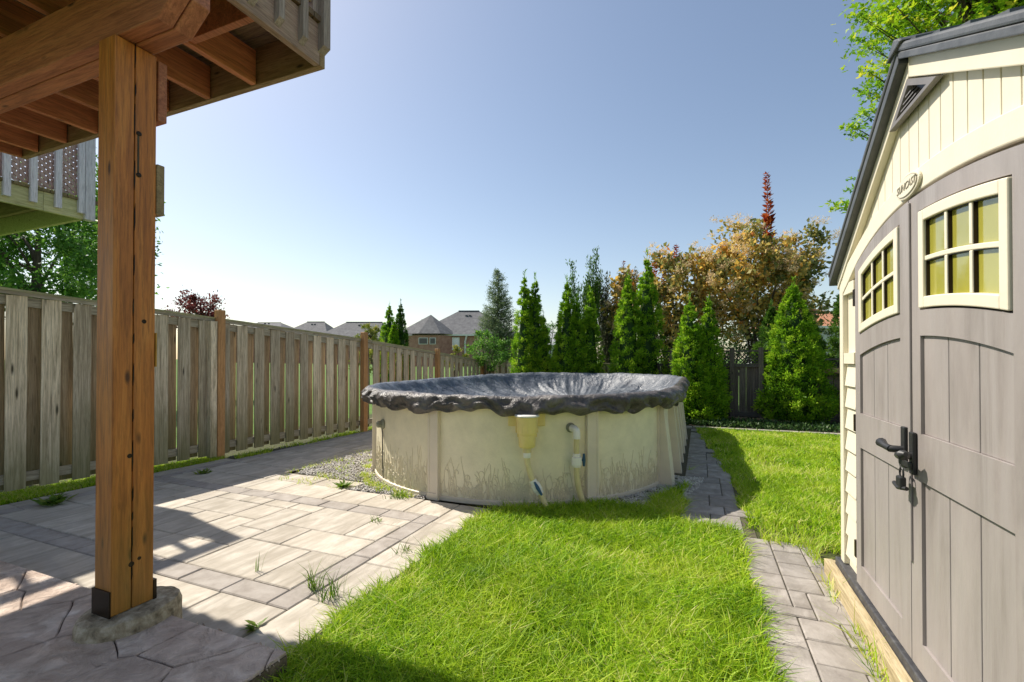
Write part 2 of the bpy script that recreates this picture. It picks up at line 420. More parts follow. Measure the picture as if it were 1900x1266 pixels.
def leaves_mesh(name, P, D, ln, wd, tint, mat, fold=0.25, nrm=None, seed=0, shape=.45):
    """rhombic leaves: base P, direction D (unit), length ln, width wd (arrays)"""
    r = np.random.default_rng(seed); n = len(P)
    ln = np.broadcast_to(ln, (n,)); wd = np.broadcast_to(wd, (n,))
    if nrm is None: nrm = r.normal(size=(n, 3))
    S = unit(np.cross(D, nrm)); U = np.cross(S, D)
    mid = P + D * (ln * shape)[:, None]
    up = U * (wd * fold)[:, None]
    V = np.stack([P, mid + S * (wd / 2)[:, None] + up, P + D * ln[:, None], mid - S * (wd / 2)[:, None] + up], 1).reshape(-1, 3)
    q = np.arange(n * 4).reshape(-1, 4)
    return np_mesh(name, V, quads=q, tint=np.repeat(tint, 4), mat=mat)

# ------------------------------------------------------------------ the ground
def sheet(name, poly, z, mat, kind='structure', parent=None):
    mb = MB(); mb.v = [(x, y, z) for x, y in poly]; mb.f = [tuple(range(len(poly)))]
    o = mb.build(name, mat, parent)
    if kind: tag(o, kind=kind)
    return o
POOL_C = (-2.115, 5.52); POOL_C2 = (-2.115, 8.38); POOL_R = 1.77
FA = Vector((-6.28, 1.0)); FB = Vector((-5.62, 6.9)); FC = Vector((-5.7, 11.65))
def fence_x(y):
    return np.where(y < 6.9, FA.x + (FB.x - FA.x) * (y - 1.0) / 5.9, FB.x + (FC.x - FB.x) * (y - 6.9) / 4.75)

sheet('ground', [(-600, -200), (600, -200), (600, 900), (-600, 900)], -0.03, M['field'])
sheet('lawn_soil', [(-7.2, -2), (5, -2), (5, 9.4), (-7.2, 9.4)], -0.02, M['soil'])
sheet('mulch_bed', [(-7.2, 9.4), (6.5, 9.5), (6.5, 11.0), (-7.2, 12.2)], -0.012, M['mulch'])

# patio of large pavers
patio = MB().box(-4.4, -3.24, 3.722, 3.94, -.06, -.012).box(-5.78, -1.66, 1.4, 3.72, -0.06, -0.012).box(-5.62, -4.3, 3.72, 12.0, -0.06, -0.012).build('paver_patio', M['joint'])
tag(patio, kind='structure')
paver_cache = {}
def paver(parent, x0, x1, y0, y1, mat='paver', z=0.0, gap=.006, name='paver'):
    w, l = round(x1 - x0 - gap, 3), round(y1 - y0 - gap, 3)
    if w < .03 or l < .03: return
    key = (w, l, mat)
    if key not in paver_cache:
        paver_cache[key] = MB().box(-w / 2, w / 2, -l / 2, l / 2, -.05, 0, .006).mesh('paver', M[mat])
    dz = rnd.uniform(-.0025, .0025)
    return link(name, paver_cache[key], parent, ((x0 + x1) / 2, (y0 + y1) / 2, z + dz), (rnd.uniform(-.003, .003), rnd.uniform(-.003, .003), rnd.uniform(-.004, .004)))
def ashlar(parent, X0, X1, Y0, Y1, u, sizes, mat, z=0.0, clip=None, seed=1):
    r = random.Random(seed)
    nx, ny = round((X1 - X0) / u), round((Y1 - Y0) / u)
    ux, uy = (X1 - X0) / nx, (Y1 - Y0) / ny
    occ = [[False] * ny for _ in range(nx)]
    for j in range(ny):
        for i in range(nx):
            if occ[i][j]: continue
            opts = sizes[:]; r.shuffle(opts)
            opts = opts + [(1, 2), (2, 1), (1, 1)]
            for (a, b) in opts:
                if i + a <= nx and j + b <= ny and not any(occ[i + p][j + q] for p in range(a) for q in range(b)):
                    for p in range(a):
                        for q in range(b): occ[i + p][j + q] = True
                    x0, x1, y0, y1 = X0 + i * ux, X0 + (i + a) * ux, Y0 + j * uy, Y0 + (j + b) * uy
                    if clip is None or clip((x0 + x1) / 2, (y0 + y1) / 2): paver(parent, x0, x1, y0, y1, mat, z)
                    break
def course_y(parent, x0, x1, y0, y1, l, mat, jit=0.0):
    y = y0
    while y < y1 - .05:
        e = min(y1, y + l * (1 + rnd.uniform(-jit, jit)))
        if y1 - e < l * .3: e = y1
        paver(parent, x0, x1, y, e, mat); y = e
def course_x(parent, x0, x1, y0, y1, l, mat, jit=0.0, ):
    x = x1
    while x > x0 + .05:
        e = max(x0, x - l * (1 + rnd.uniform(-jit, jit)))
        if e - x0 < l * .3: e = x0
        paver(parent, e, x, y0, y1, mat); x = e
S_BIG = [(3, 4), (2, 4), (3, 3), (3, 3), (2, 3), (2, 2), (3, 2), (4, 3), (4, 2), (3, 5), (2, 3)]
course_y(patio, -1.985, -1.68, 1.47, 3.66, .52, 'paver', .35)          # pale outer row by the grass
course_y(patio, -2.14, -1.985, 1.80, 3.31, .33, 'paver_dark')
course_x(patio, -5.40, -2.14, 3.15, 3.31, .33, 'paver_dark')
course_x(patio, -5.40, -2.14, 1.80, 1.96, .36, 'paver_dark')
course_x(patio, -5.72, -1.985, 1.47, 1.80, .5, 'paver', .3)
course_x(patio, -5.40, -1.985, 3.31, 3.66, .5, 'paver', .3)
ashlar(patio, -5.40, -2.14, 1.96, 3.15, .15, S_BIG, 'paver', seed=4)
course_x(patio, -4.37, -3.25, 3.66, 3.93, .42, 'paver', .3)
course_y(patio, -5.55, -5.40, 1.80, 11.9, .33, 'paver_dark')
ashlar(patio, -5.40, -4.50, 3.66, 11.9, .15, S_BIG, 'paver', seed=9)
course_y(patio, -4.50, -4.37, 3.66, 11.9, .4, 'paver')
course_y(patio, -5.74, -5.55, 1.80, 4.2, .45, 'paver', .3)

# grey paver path on the right, between pool and shed
pathr = lambda y: .40 - .105 * max(0, y - 5.3)
path_poly_near = [(0.28, -1.2), (0.68, -1.2), (0.68, 3.75), (.40, 3.95), (.34, 3.98), (.28, 3.7)]
path = MB().box(.27, .70, -1.2, 3.8, -.06, -.012).box(-.14, .38, 3.8, 5.8, -.06, -.012).build('paver_path', M['joint'])
tag(path, kind='structure')
ashlar(path, .27, .72, .3, 3.78, .098, [(3, 2), (2, 2), (3, 1), (2, 2), (2, 1), (2, 3)], 'path', seed=2)
def pc(x, y):
    return -.15 < x < pathr(y) - .04
ashlar(path, -.16, .42, 3.78, 9.2, .115, [(2, 1), (3, 2), (2, 2), (2, 1)], 'path', clip=pc, seed=3)

# far curb and left boundary
curb = MB().box(-4.3, 5.2, 9.36, 9.46, -.05, -.01).build('garden_edging', M['joint']); tag(curb, kind='structure')
x = -4.3
while x < 4.6:
    l = rnd.uniform(.28, .42)
    ob = MB().box(-l / 2 + .006, l / 2 - .006, -.05, .05, -.04, .022, .008).build('edging_stone', M['curb'], curb, loc=(x + l / 2, 9.36 + (x + l / 2) * .02, 0))
    x += l
course = MB()

# stamped concrete slab with grooves
slab_poly = [(-6.2, -2.0), (-1.57, -2.0), (-1.57, 1.42), (-6.2, 1.42)]
slab = MB().prism(slab_poly, -.06, .085).build('concrete_slab', M['slab_side']); tag(slab, kind='structure')
gs = MB().prism([(-6.2, -2.0), (-1.58, -2.0), (-1.58, 1.41), (-6.2, 1.41)], .086, .090).build('groove_bed', M['groove'], slab)
def clip_half(poly, p, n):
    out = []
    for i in range(len(poly)):
        a, b = poly[i], poly[(i + 1) % len(poly)]
        da = (a[0] - p[0]) * n[0] + (a[1] - p[1]) * n[1]; db = (b[0] - p[0]) * n[0] + (b[1] - p[1]) * n[1]
        if da <= 0: out.append(a)
        if (da < 0 < db) or (db < 0 < da):
            t = da / (da - db); out.append((a[0] + (b[0] - a[0]) * t, a[1] + (b[1] - a[1]) * t))
    return out
r_ = random.Random(12)
seeds = []
for i in range(13):
    for j in range(11):
        seeds.append((-6.1 + i * .39 + r_.uniform(-.17, .17) + (.2 if j % 2 else 0), -1.95 + j * .335 + r_.uniform(-.13, .13)))
rag = {}
for s_ in seeds:
    poly = [(-6.2, -2.0), (-1.572, -2.0), (-1.572, 1.418), (-6.2, 1.418)]
    for q in seeds:
        if q is s_: continue
        dx, dy = q[0] - s_[0], q[1] - s_[1]; d = math.hypot(dx, dy)
        if d > 1.6: continue
        n = (dx / d, dy / d)
        mid = (s_[0] + n[0] * (d / 2 - .0028), s_[1] + n[1] * (d / 2 - .0028))
        poly = clip_half(poly, mid, n)
        if len(poly) < 3: break
    if len(poly) < 3: continue
    # roughen the outline
    out = []
    for i in range(len(poly)):
        a, b = Vector(poly[i]), Vector(poly[(i + 1) % len(poly)])
        k = max(1, int((b - a).length / .05))
        for t in range(k):
            p = a.lerp(b, t / k)
            nn = Vector((b.y - a.y, a.x - b.x)); nn = nn.normalized() if nn.length else nn
            s_w = 1 if (a.x + a.y * 1.7) < (b.x + b.y * 1.7) else -1
            w_ = s_w * noise.noise(Vector((p.x * 5, p.y * 5, 3.3))) * .016
            out.append((p.x - nn.x * w_ * (1 if abs(p.y - 1.418) > .01 and abs(p.x + 1.572) > .01 else 0), p.y - nn.y * w_ * (1 if abs(p.y - 1.418) > .01 and abs(p.x + 1.572) > .01 else 0)))
    c = Vector((sum(p[0] for p in out) / len(out), sum(p[1] for p in out) / len(out)))
    mb = MB(); n0 = 0
    ins = [(p[0] + (c.x - p[0]) * .03, p[1] + (c.y - p[1]) * .03) for p in out]
    k = len(out)
    mb.v = [(p[0], p[1], .088) for p in out] + [(p[0], p[1], .096) for p in out] + [(p[0], p[1], .1015 + .002 * noise.noise(Vector((p[0] * 4, p[1] * 4, 0)))) for p in ins]
    for a0 in (0, k):
        for i in range(k):
            j = (i + 1) % k; mb.f.append((a0 + i, a0 + j, a0 + k + j, a0 + k + i))
    mb.f.append(tuple(2 * k + i for i in range(k)))
    mb.build('flagstone', M['stamped'], slab)
# chipped crumbs along the slab's edges
ch = MB()
for i in range(230):
    if rnd.random() < .55: x, y = rnd.uniform(-3.2, -1.57), 1.42 + rnd.gauss(0, .008)
    else: x, y = -1.575 + rnd.gauss(0, .006), rnd.uniform(.3, 1.42)
    s0 = rnd.uniform(.004, .013); z = .09
    pts = [(x + s0 * rnd.uniform(-1, 1), y + s0 * rnd.uniform(-1, 1), z + s0 * rnd.uniform(-1.2, 1.0)) for _ in range(4)]
    n = len(ch.v); ch.v += pts; ch.f += [(n, n + 1, n + 2), (n, n + 1, n + 3), (n + 1, n + 2, n + 3), (n, n + 2, n + 3)]
tag(ch.build('edge_crumbs', M['stamped'], slab), kind='stuff')

# gravel round the pool
def gravel(n, sampler, name, s0=.012, s1=.026):
    base = np.array([(1, 0, 0), (-1, 0, 0), (0, 1, 0), (0, -1, 0), (0, 0, 1), (0, 0, -1)], float)
    fc = np.array([(0, 2, 4), (2, 1, 4), (1, 3, 4), (3, 0, 4), (2, 0, 5), (1, 2, 5), (3, 1, 5), (0, 3, 5)])
    P = sampler(n); n = len(P)
    s = rng.uniform(s0, s1, (n, 1, 1)) * .6
    V = base[None] * rng.uniform(.6, 1.2, (n, 6, 1)) * s + rng.normal(0, .12, (n, 6, 3)) * s
    V[:, :, 2] *= .7
    V[:, :, :2] += P[:, None, :]; V[:, :, 2] += rng.uniform(-.012, .004, (n, 1))
    F = (fc[None] + (np.arange(n) * 6)[:, None, None]).reshape(-1, 3)
    me = np_mesh(name, V.reshape(-1, 3), tris=F, mat=M['gravel'])
    o = link(name, me); return tag(o, kind='stuff')
def ring(a0, a1, r0, r1):
    def f(n):
        a = rng.uniform(R(a0), R(a1), n); r = np.sqrt(rng.uniform(r0 ** 2, r1 ** 2, n))
        P = np.stack([POOL_C[0] + r * np.sin(a), POOL_C[1] - r * np.cos(a)], 1)
        return P[(P[:, 0] > -4.37) & (P[:, 1] > np.where(P[:, 0] < -3.25, 3.95, 3.67))]
    return f
sheet('gravel_bed', [(-4.37, 3.66), (-1.5, 3.66), (.0, 4.2), (-.1, 9.3), (-4.37, 9.3)], -.012, M['joint'])
tag(gravel(9000, ring(-88, -8, 1.79, 2.62), 'gravel_by_patio'), 'pale pea gravel between the patio pavers and the left of the pool', 'gravel')
tag(gravel(2600, ring(42, 88, 1.79, 2.15), 'gravel_by_path'), 'pale gravel strip at the right foot of the pool wall', 'gravel')

# ------------------------------------------------------------------ grass
def blades(n_p, P, h, w, lean, seed, z0=-.02, tint_bias=0.0, name='grass', mat='grass'):
    r = np.random.default_rng(seed); n = len(P)
    h = r.uniform(.55, 1.25, n) * h; w = np.broadcast_to(w, (n,)) * r.uniform(.7, 1.3, n)
    a = r.uniform(0, 2 * PI, n); d = np.stack([np.cos(a), np.sin(a), np.zeros(n)], 1)
    fa = r.uniform(0, 2 * PI, n); s = np.stack([np.cos(fa), np.sin(fa), np.zeros(n)], 1)
    B = np.concatenate([P, np.full((n, 1), z0)], 1)
    ln = (lean * r.uniform(.2, 1.5, n) * h)[:, None]
    up = np.array([0, 0, 1.0])
    m1 = B + up * (h * .55)[:, None] + d * ln * .35
    tip = B + up * (h * (1 - .25 * lean * r.uniform(0, 1, n)))[:, None] + d * ln
    W = (w / 2)[:, None]
    V = np.stack([B - s * W, B + s * W, m1 + s * W * .8, m1 - s * W * .8, tip], 1).reshape(-1, 3)
    i = np.arange(n)[:, None] * 5
    q = i + np.array([[0, 1, 2, 3]]); t = i + np.array([[3, 2, 4]])
    # clumpy tint
    cl = np.array([noise.noise(Vector((float(x) * 2.2, float(y) * 2.2, seed))) for x, y in P[::8]])
    cl = np.repeat(cl, 8)[:n]
    tint = np.clip(r.normal(.5, .27, n) + cl * .4 + tint_bias, 0, 1)
    return np_mesh(name, V, quads=q, tris=t, tint=np.repeat(tint, 5), mat=M[mat])
def pool_dist(x, y):
    cy = np.clip(y, POOL_C[1], POOL_C2[1]); return np.hypot(x - POOL_C[0], y - cy)
def scatter(x0, x1, y0, y1, dens, cond):
    n = int((x1 - x0) * (y1 - y0) * dens)
    x = rng.uniform(x0, x1, n); y = rng.uniform(y0, y1, n)
    k = cond(x, y); P = np.stack([x[k], y[k]], 1)
    thin = np.array([noise.noise(Vector((float(a) * 2.1, float(b) * 2.1, 40))) + .6 * noise.noise(Vector((float(a) * 6, float(b) * 6, 41))) for a, b in P])
    P = P[(thin < .28) | (rng.random(len(P)) < .45)]
    # order spatially so that the clump noise is coherent
    o_ = np.lexsort((P[:, 0], np.floor(P[:, 1] / .05))); return P[o_]
wob = lambda t, s=0.0: .03 * np.sin(t * 9 + s) + .02 * np.sin(t * 23 + 2 * s) + .012 * np.sin(t * 61)
condA = lambda x, y: (x > -1.66 + wob(y)) & (x < .27 + wob(y, 2) * .6) & ~((x < -1.5) & (y < 1.35)) & (pool_dist(x, y) > 1.88 + .12 * (x > -.6)) & ((y < 4.15) | (x > -.4)) & ((x < -.16 + wob(y)) | (y < 3.9)) & (y < 6.5)
condB = lambda x, y: (x > np.where(y < 3.98, .8, .33 - .105 * np.maximum(0, y - 5.3)) + wob(y, 1) * .7) & (y > 3.80 + wob(x, 3)) & (y < 9.3) & ~((x > .72) & (y < 3.85))
condA2 = lambda x, y: condA(x, y) & (y < 2.9)
grassA = link('lawn_grass', blades(0, scatter(-1.72, .3, 1.0, 2.9, 17000, lambda x, y: condA(x, y)), .095, .0062, 1.15, 1))
tag(grassA, 'bright green mown lawn in front of the pool, nearest the camera', 'grass', kind='stuff')
grassA2 = link('lawn_grass', blades(0, scatter(-1.9, .3, 2.9, 6.5, 15000, lambda x, y: condA(x, y)), .09, .0072, 1.1, 2))
tag(grassA2, 'green grass running up to the foot of the pool wall', 'grass', kind='stuff')
grassB = link('lawn_grass', blades(0, scatter(.2, 3.6, 3.7, 6.2, 7500, condB), .07, .0075, .9, 3, tint_bias=.06))
tag(grassB, 'sunny lawn right of the grey path, beside the shed', 'grass', kind='stuff')
grassB2 = link('lawn_grass', blades(0, scatter(-.05, 4.2, 6.2, 9.3, 4500, condB), .065, .011, .9, 4, tint_bias=.06))
tag(grassB2, 'far part of the sunny lawn before the stone edging', 'grass', kind='stuff')
def fence_strip(n, x0, x1, y0, y1, h, w, seed, label, tb=.1):
    x = rng.uniform(x0, x1, n); y = rng.uniform(y0, y1, n)
    k = np.array([noise.noise(Vector((float(a) * 3, float(b) * 2.3, seed))) for a, b in zip(x, y)]) > -.12
    P = np.stack([x[k], y[k]], 1)
    o = link('edge_grass', blades(0, P, h, w, 1.0, seed, tint_bias=tb)); return tag(o, label, 'grass', kind='stuff')
fx = rng.uniform(-.08, .42, 16000); fy = rng.uniform(1.0, 4.2, 16000); P = np.stack([fence_x(fy) + fx * np.clip(1.25 - .18 * fy, .15, 1), fy], 1)
tag(link('edge_grass', blades(0, P, .06, .006, 1., 11, tint_bias=.15)), 'bright grass strip along the foot of the left fence', 'grass', kind='stuff')
fence_strip(5000, -5.72, -5.50, 4.0, 11.6, .07, .007, 12, 'weedy grass between the side path and the left fence')
fence_strip(900, .655, .72, .6, 3.75, .13, .005, 13, 'long grass growing between the path and the shed timber', .2)
fence_strip(500, .40, .95, 3.70, 3.86, .10, .005, 14, 'grass tuft strip at the far corner of the shed base', .2)
ar = rng.uniform(R(-86), R(-12), 4200); rr = rng.choice([0, 1], 4200, p=[.45, .55])
rad = np.where(rr == 0, rng.normal(1.9, .04, 4200), rng.normal(2.45, .22, 4200))
P = np.stack([POOL_C[0] + rad * np.sin(ar), POOL_C[1] - rad * np.cos(ar)], 1)
kk = np.array([noise.noise(Vector((float(a) * 4, float(b) * 4, 5))) for a, b in P]) > .0
P = P[kk & (P[:, 0] > -4.4) & (P[:, 1] > 3.6)]
tag(link('edge_grass', blades(0, P, .065, .006, 1.1, 15, tint_bias=.25)), 'yellow-green weeds growing through the gravel left of the pool', 'grass', kind='stuff')

# ------------------------------------------------------------------ weeds in the patio joints
def weed(x, y, n, h, w, label, seed, spread=.05, z=0, lean=.9, broad=False):
    r = np.random.default_rng(seed)
    P = r.normal(0, spread, (n, 2))
    if broad:
        a = r.uniform(0, 2 * PI, n); D = unit(np.stack([np.cos(a), np.sin(a), r.uniform(.15, .8, n)], 1))
        B = np.concatenate([P * .4, np.zeros((n, 1))], 1)
        me = leaves_mesh('weed', B, D, r.uniform(.5, 1.1, n) * h, r.uniform(.6, 1.2, n) * w, r.uniform(.2, 1, n), M['weed'], .15, nrm=np.tile([0., 0, 1], (n, 1)) + r.normal(0, .2, (n, 3)), seed=seed)
    else: me = blades(0, P, h, w, lean, seed, z0=-.005, name='weed', mat='weed')
    o = link('weed', me, None, (x, y, z)); return tag(o, label, 'weed', 'weeds in the paver joints')
weed(-2.02, 2.02, 34, .13, .005, 'tall grassy weed in the joint of the dark paver course nearest the post', 31, .022)
weed(-1.86, 1.98, 40, .14, .005, 'tallest grassy weed near the lawn corner of the patio', 32, .03)
weed(-1.99, 1.62, 16, .09, .022, 'flat broad-leaved weed beside the concrete slab', 33, .03, broad=True)
weed(-2.52, 2.05, 6, .12, .004, 'thin single stalk weed close to the brown post', 34, .012, lean=.3)
weed(-2.40, 3.02, 26, .05, .006, 'small tuft in the middle of the pale pavers', 35, .025)
weed(-2.62, 3.62, 60, .07, .008, 'dark green leafy weed at the patio end before the gravel', 36, .05)
weed(-3.35, 3.72, 60, .10, .03, 'spreading weed where the pavers meet the gravel', 37, .06, broad=True)
weed(-5.35, 2.30, 60, .14, .035, 'sprawling broad-leaved weed in the fence shadow at left', 38, .08, broad=True)
weed(-5.55, 2.42, 34, .08, .03, 'pale sprouting weed next to the left fence boards', 39, .05, broad=True)
weed(-1.84, 2.62, 30, .07, .005, 'tuft of grass between pale border pavers near the lawn', 40, .035)
weed(-5.2, 3.55, 60, .09, .02, 'low weed in the shaded joint below the fence', 41, .07, broad=True)
weed(-4.97, 1.62, 30, .07, .02, 'small weed at the left edge of the shaded pavers', 42, .04, broad=True)

# ------------------------------------------------------------------ fences
def board_mesh(w, h, t, mat, seed):
    r = random.Random(seed); mb = MB()
    k = [r.uniform(-.004, .004) for _ in range(4)]
    mb.quadbox([(-w / 2 + k[0], -t / 2, 0), (w / 2 + k[1], -t / 2, 0), (w / 2 + k[1], t / 2, 0), (-w / 2 + k[0], t / 2, 0),
                (-w / 2 + k[2], -t / 2, h), (w / 2 + k[3], -t / 2, h), (w / 2 + k[3], t / 2, h), (-w / 2 + k[2], t / 2, h)])
    return mb.mesh('fence_board', mat)
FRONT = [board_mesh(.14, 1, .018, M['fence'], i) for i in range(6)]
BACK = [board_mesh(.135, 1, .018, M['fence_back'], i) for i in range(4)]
def fence_run(A, B, zA, zB, label, posts, period=.245, w0=0.0, side=-1, first_bay=0):
    """shadow-box fence; the side towards the garden is local y = side*"""
    d = B - A; ln = d.length; ang = math.atan2(d.y, d.x)
    t = thing('wooden_fence', label, 'fence', (A.x, A.y, 0), ang)
    top = lambda s: zA + (zB - zA) * s / ln
    fy = side * .028
    s = period / 2
    while s < ln:
        h = top(s) - .06
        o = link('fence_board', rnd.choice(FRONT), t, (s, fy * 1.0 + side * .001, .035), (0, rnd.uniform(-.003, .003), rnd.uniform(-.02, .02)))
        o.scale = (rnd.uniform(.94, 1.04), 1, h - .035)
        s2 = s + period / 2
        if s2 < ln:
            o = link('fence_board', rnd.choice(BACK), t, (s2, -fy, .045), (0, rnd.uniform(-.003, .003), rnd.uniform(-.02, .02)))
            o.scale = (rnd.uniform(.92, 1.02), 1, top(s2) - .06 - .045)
        s += period
    def sloped(x0, x1, y0, y1, dz0, dz1, name, mat):
        mb = MB(); a, b = x0, x1
        mb.quadbox([(a, y0, top(a) + dz0), (b, y0, top(b) + dz0), (b, y1, top(b) + dz0), (a, y1, top(a) + dz0),
                    (a, y0, top(a) + dz1), (b, y0, top(b) + dz1), (b, y1, top(b) + dz1), (a, y1, top(a) + dz1)])
        return mb.build(name, mat, t)
    sloped(0, ln, -.018, .018, -.155, -.062, 'top_rail', M['fence_rail'])
    sloped(0, ln, side * .012, side * .052, -.056, -.022, 'trim_board', M['fence_rail'])
    sloped(0, ln, -.062, .062, -.022, 0, 'cap_board', M['fence_cap'])
    MB().box(0, ln, -.018, .018, .10, .19).build('bottom_rail', M['fence_rail'], t)
    for (ps, extra, new) in posts:
        if new: MB().box(ps - .045, ps + .045, side * .040, side * .13, -.05, top(ps) + extra, .006).build('fence_post', M['new_post'], t)
        else: MB().box(ps - .04, ps + .04, side * .038, side * .118, -.05, top(ps) - .06).build('fence_post', M['fence'], t)
    return t
ln1 = (FB - FA).length
fence_run(FA, FB, 2.06, 1.64, 'weathered grey-green board fence along the left of the patio', [(3.22, .10, True), (3.13, 0, False), (5.72, .11, True)])
fence_run(FB + Vector((-.01, .02)), FC, 1.63, 1.25, 'far stretch of the weathered left fence beyond the second orange post', [(2.28, .07, True), (4.72, .09, True)])
BF0 = Vector((-5.66, 11.72)); BF1 = Vector((-1.2, 11.1))
fence_run(BF0, BF1, 1.25, 1.16, 'low pale back fence behind the leftmost tall cedars', [(2.2, .02, True)], period=.2, side=-1)
# dark back fence with lattice top
def dark_fence(A, B, zt, label, posts, lat=.26, broken=False):
    d = B - A; ln = d.length; ang = math.atan2(d.y, d.x)
    t = thing('wooden_fence', label, 'fence', (A.x, A.y, 0), ang)
    bm_ = [board_mesh(.13, 1, .018, M['dark_fence'], 20 + i) for i in range(4)]
    s = .07
    while s < ln:
        o = link('fence_board', rnd.choice(bm_), t, (s, rnd.choice([-.012, .012]) - .02, .06), (0, rnd.uniform(-.006, .006), 0))
        o.scale = (rnd.uniform(.9, 1.02), 1, zt - lat - .10 + rnd.uniform(-.03, .03)); s += .133
    MB().box(0, ln, -.08, -.042, zt - lat - .09, zt - lat - .02).build('middle_rail', M['dark_rail'], t)
    MB().box(0, ln, -.05, .03, zt - .035, zt).build('cap_board', M['dark_rail'], t)
    MB().box(0, ln, -.08, -.042, .10, .19).build('bottom_rail', M['dark_rail'], t)
    for ps in posts: MB().box(ps - .045, ps + .045, -.14, -.05, -.05, zt + .05).build('fence_post', M['dark_fence'], t)
    lm = MB(); x = 0
    H = lat - .06; z0 = zt - lat - .015
    while x < ln - H:
        for sgn, yy in ((1, .0), (-1, .008)):
            a = (x, z0) if sgn > 0 else (x + H, z0); b = (x + H, z0 + H) if sgn > 0 else (x, z0 + H)
            n = len(lm.v); w = .014
            lm.quadbox([(a[0] - w, yy, a[1]), (a[0] + w, yy, a[1]), (a[0] + w, yy + .006, a[1]), (a[0] - w, yy + .006, a[1]),
                        (b[0] - w, yy, b[1]), (b[0] + w, yy, b[1]), (b[0] + w, yy + .006, b[1]), (b[0] - w, yy + .006, b[1])])
        x += .075
    tag(lm.build('lattice_top', M['dark_rail'], t), kind='stuff')
    return t
dark_fence(Vector((-1.1, 11.05)), Vector((2.05, 10.62)), 1.47, 'dark stained back fence with lattice top behind the cedars', [.55, 1.75, 2.28, 2.9])
t = dark_fence(Vector((2.1, 10.60)), Vector((5.0, 10.2)), 1.30, 'dark back fence section with a tan rail, right beside the shed', [.9, 1.9])
MB().box(.1, 2.6, -.19, -.142, 1.02, 1.12).build('rail', M['tan_rail'], t)
MB().box(.35, .43, -.16, -.145, 0, 1.55).build('stake', M['tan_rail'], t)

# ------------------------------------------------------------------ pool
pool = thing('above_ground_pool', 'oval above-ground pool with cream embossed wall and tan uprights', 'swimming pool', (POOL_C[0], POOL_C[1], 0))
HS = POOL_C2[1] - POOL_C[1]
def stadium(r, n_arc=60, n_str=16):
    pts = []
    for i in range(n_arc + 1):
        a = PI * i / n_arc; pts.append((r * -math.cos(a), -r * math.sin(a), a))            # front arc from -x to +x
    for i in range(1, n_str): pts.append((r, HS * i / n_str, 0))
    for i in range(n_arc + 1):
        a = PI * i / n_arc; pts.append((r * math.cos(a), HS + r * math.sin(a), a))
    for i in range(1, n_str): pts.append((-r, HS * (1 - i / n_str), 0))
    return [(p[0], p[1]) for p in pts]
def ring_mesh(prof, name, mat, parent, smooth=True, n_arc=60):
    mb = MB(); st0 = len(stadium(1, n_arc))
    for (r, z) in prof:
        for (x, y) in stadium(r, n_arc): mb.v.append((x, y, z))
    for i in range(len(prof) - 1):
        for k in range(st0):
            a = i * st0 + k; b = i * st0 + (k + 1) % st0; mb.f.append((a, b, b + st0, a + st0))
    return mb.build(name, mat, parent, smooth)
ring_mesh([(1.74, -.05), (POOL_R, -.05), (POOL_R, .88), (1.74, .88)], 'wall', M['pool_wall'], pool)
ring_mesh([(POOL_R, -.02), (POOL_R + .018, -.02), (POOL_R + .018, .022), (POOL_R, .03)], 'bottom_track', M['pool_post'], pool)
ring_mesh([(1.745, .88), (1.83, .88), (1.845, .89), (1.845, .905), (1.83, .915), (1.745, .915)], 'top_rail', M['pool_post'], pool)
# embossed stalks low on the wall
em = MB(); re_ = random.Random(5)
for k in range(560):
    a = re_.uniform(R(-86), R(86)); z = re_.uniform(.0, .06); h = re_.choice([.12, .2, .3, .42]) * re_.uniform(.6, 1.1)
    pts = []; da = 0; m_ = 9; curl = re_.choice([-1, 1]) * re_.uniform(.2, 1.0)
    ph = re_.uniform(0, 6)
    for i in range(m_):
        t_ = i / (m_ - 1)
        aa = a + (curl * t_ ** 2.2 * .11 * h + .006 * math.sin(ph + t_ * 6)) ; zz = z + h * (t_ - .28 * t_ ** 3 * abs(curl))
        pts.append(((POOL_R + .001) * math.sin(aa), -(POOL_R + .001) * math.cos(aa), zz))
    em.tube(pts, .0052, 4, False, r_end=.0025)
    if re_.random() < .8:   # a side curl
        i = re_.randint(2, 6); b = pts[i]; aa = math.atan2(b[0], -b[1]); sg = re_.choice([-1, 1]); rr_ = re_.uniform(.012, .028)
        pp = []
        for q in range(7):
            th = q / 6 * PI * 1.15
            pp.append(((POOL_R + .001) * math.sin(aa + sg * rr_ * (1 - math.cos(th)) / POOL_R), -(POOL_R + .001) * math.cos(aa + sg * rr_ * (1 - math.cos(th)) / POOL_R), b[2] + rr_ * math.sin(th) * 1.1))
        em.tube(pp, .0042, 4, False)
tag(em.build('embossed_relief', M['emboss'], pool, True), kind='stuff')
def upright(ang):
    """flat channel post with two edge ribs, standing on the curved wall"""
    mb = MB()
    for (x0, x1, y0, y1) in ((-.052, .052, -.040, .0), (-.058, -.040, -.046, -.0005), (.040, .058, -.046, -.0005)):
        mb.box(x0, x1, -POOL_R + y0, -POOL_R + y1 + .01, -.03, .879)
    mb.box(-.064, .064, -POOL_R - .052, -POOL_R + .002, -.03, .05)
    mb.box(-.066, .066, -POOL_R - .056, -POOL_R + .002, .84, .8785)
    return link('upright', mb.mesh('upright', M['pool_post']), pool, rot=(0, 0, ang), bevel=.004)
for a_ in (-94, -53, -6, 42): upright(R(a_))
poly = [(POOL_R - .01, -.03), (POOL_R + .15, -.03), (POOL_R + .12, .25), (POOL_R + .05, .87), (POOL_R - .01, .87)]
mb = MB().prism(poly, -.05, .05, 'y').box(POOL_R - .01, POOL_R + .02, -.07, -.0505, -.03, .87); mb.build('buttress', M['pool_post'], pool, bevel=.004).rotation_euler = (0, 0, R(-14))
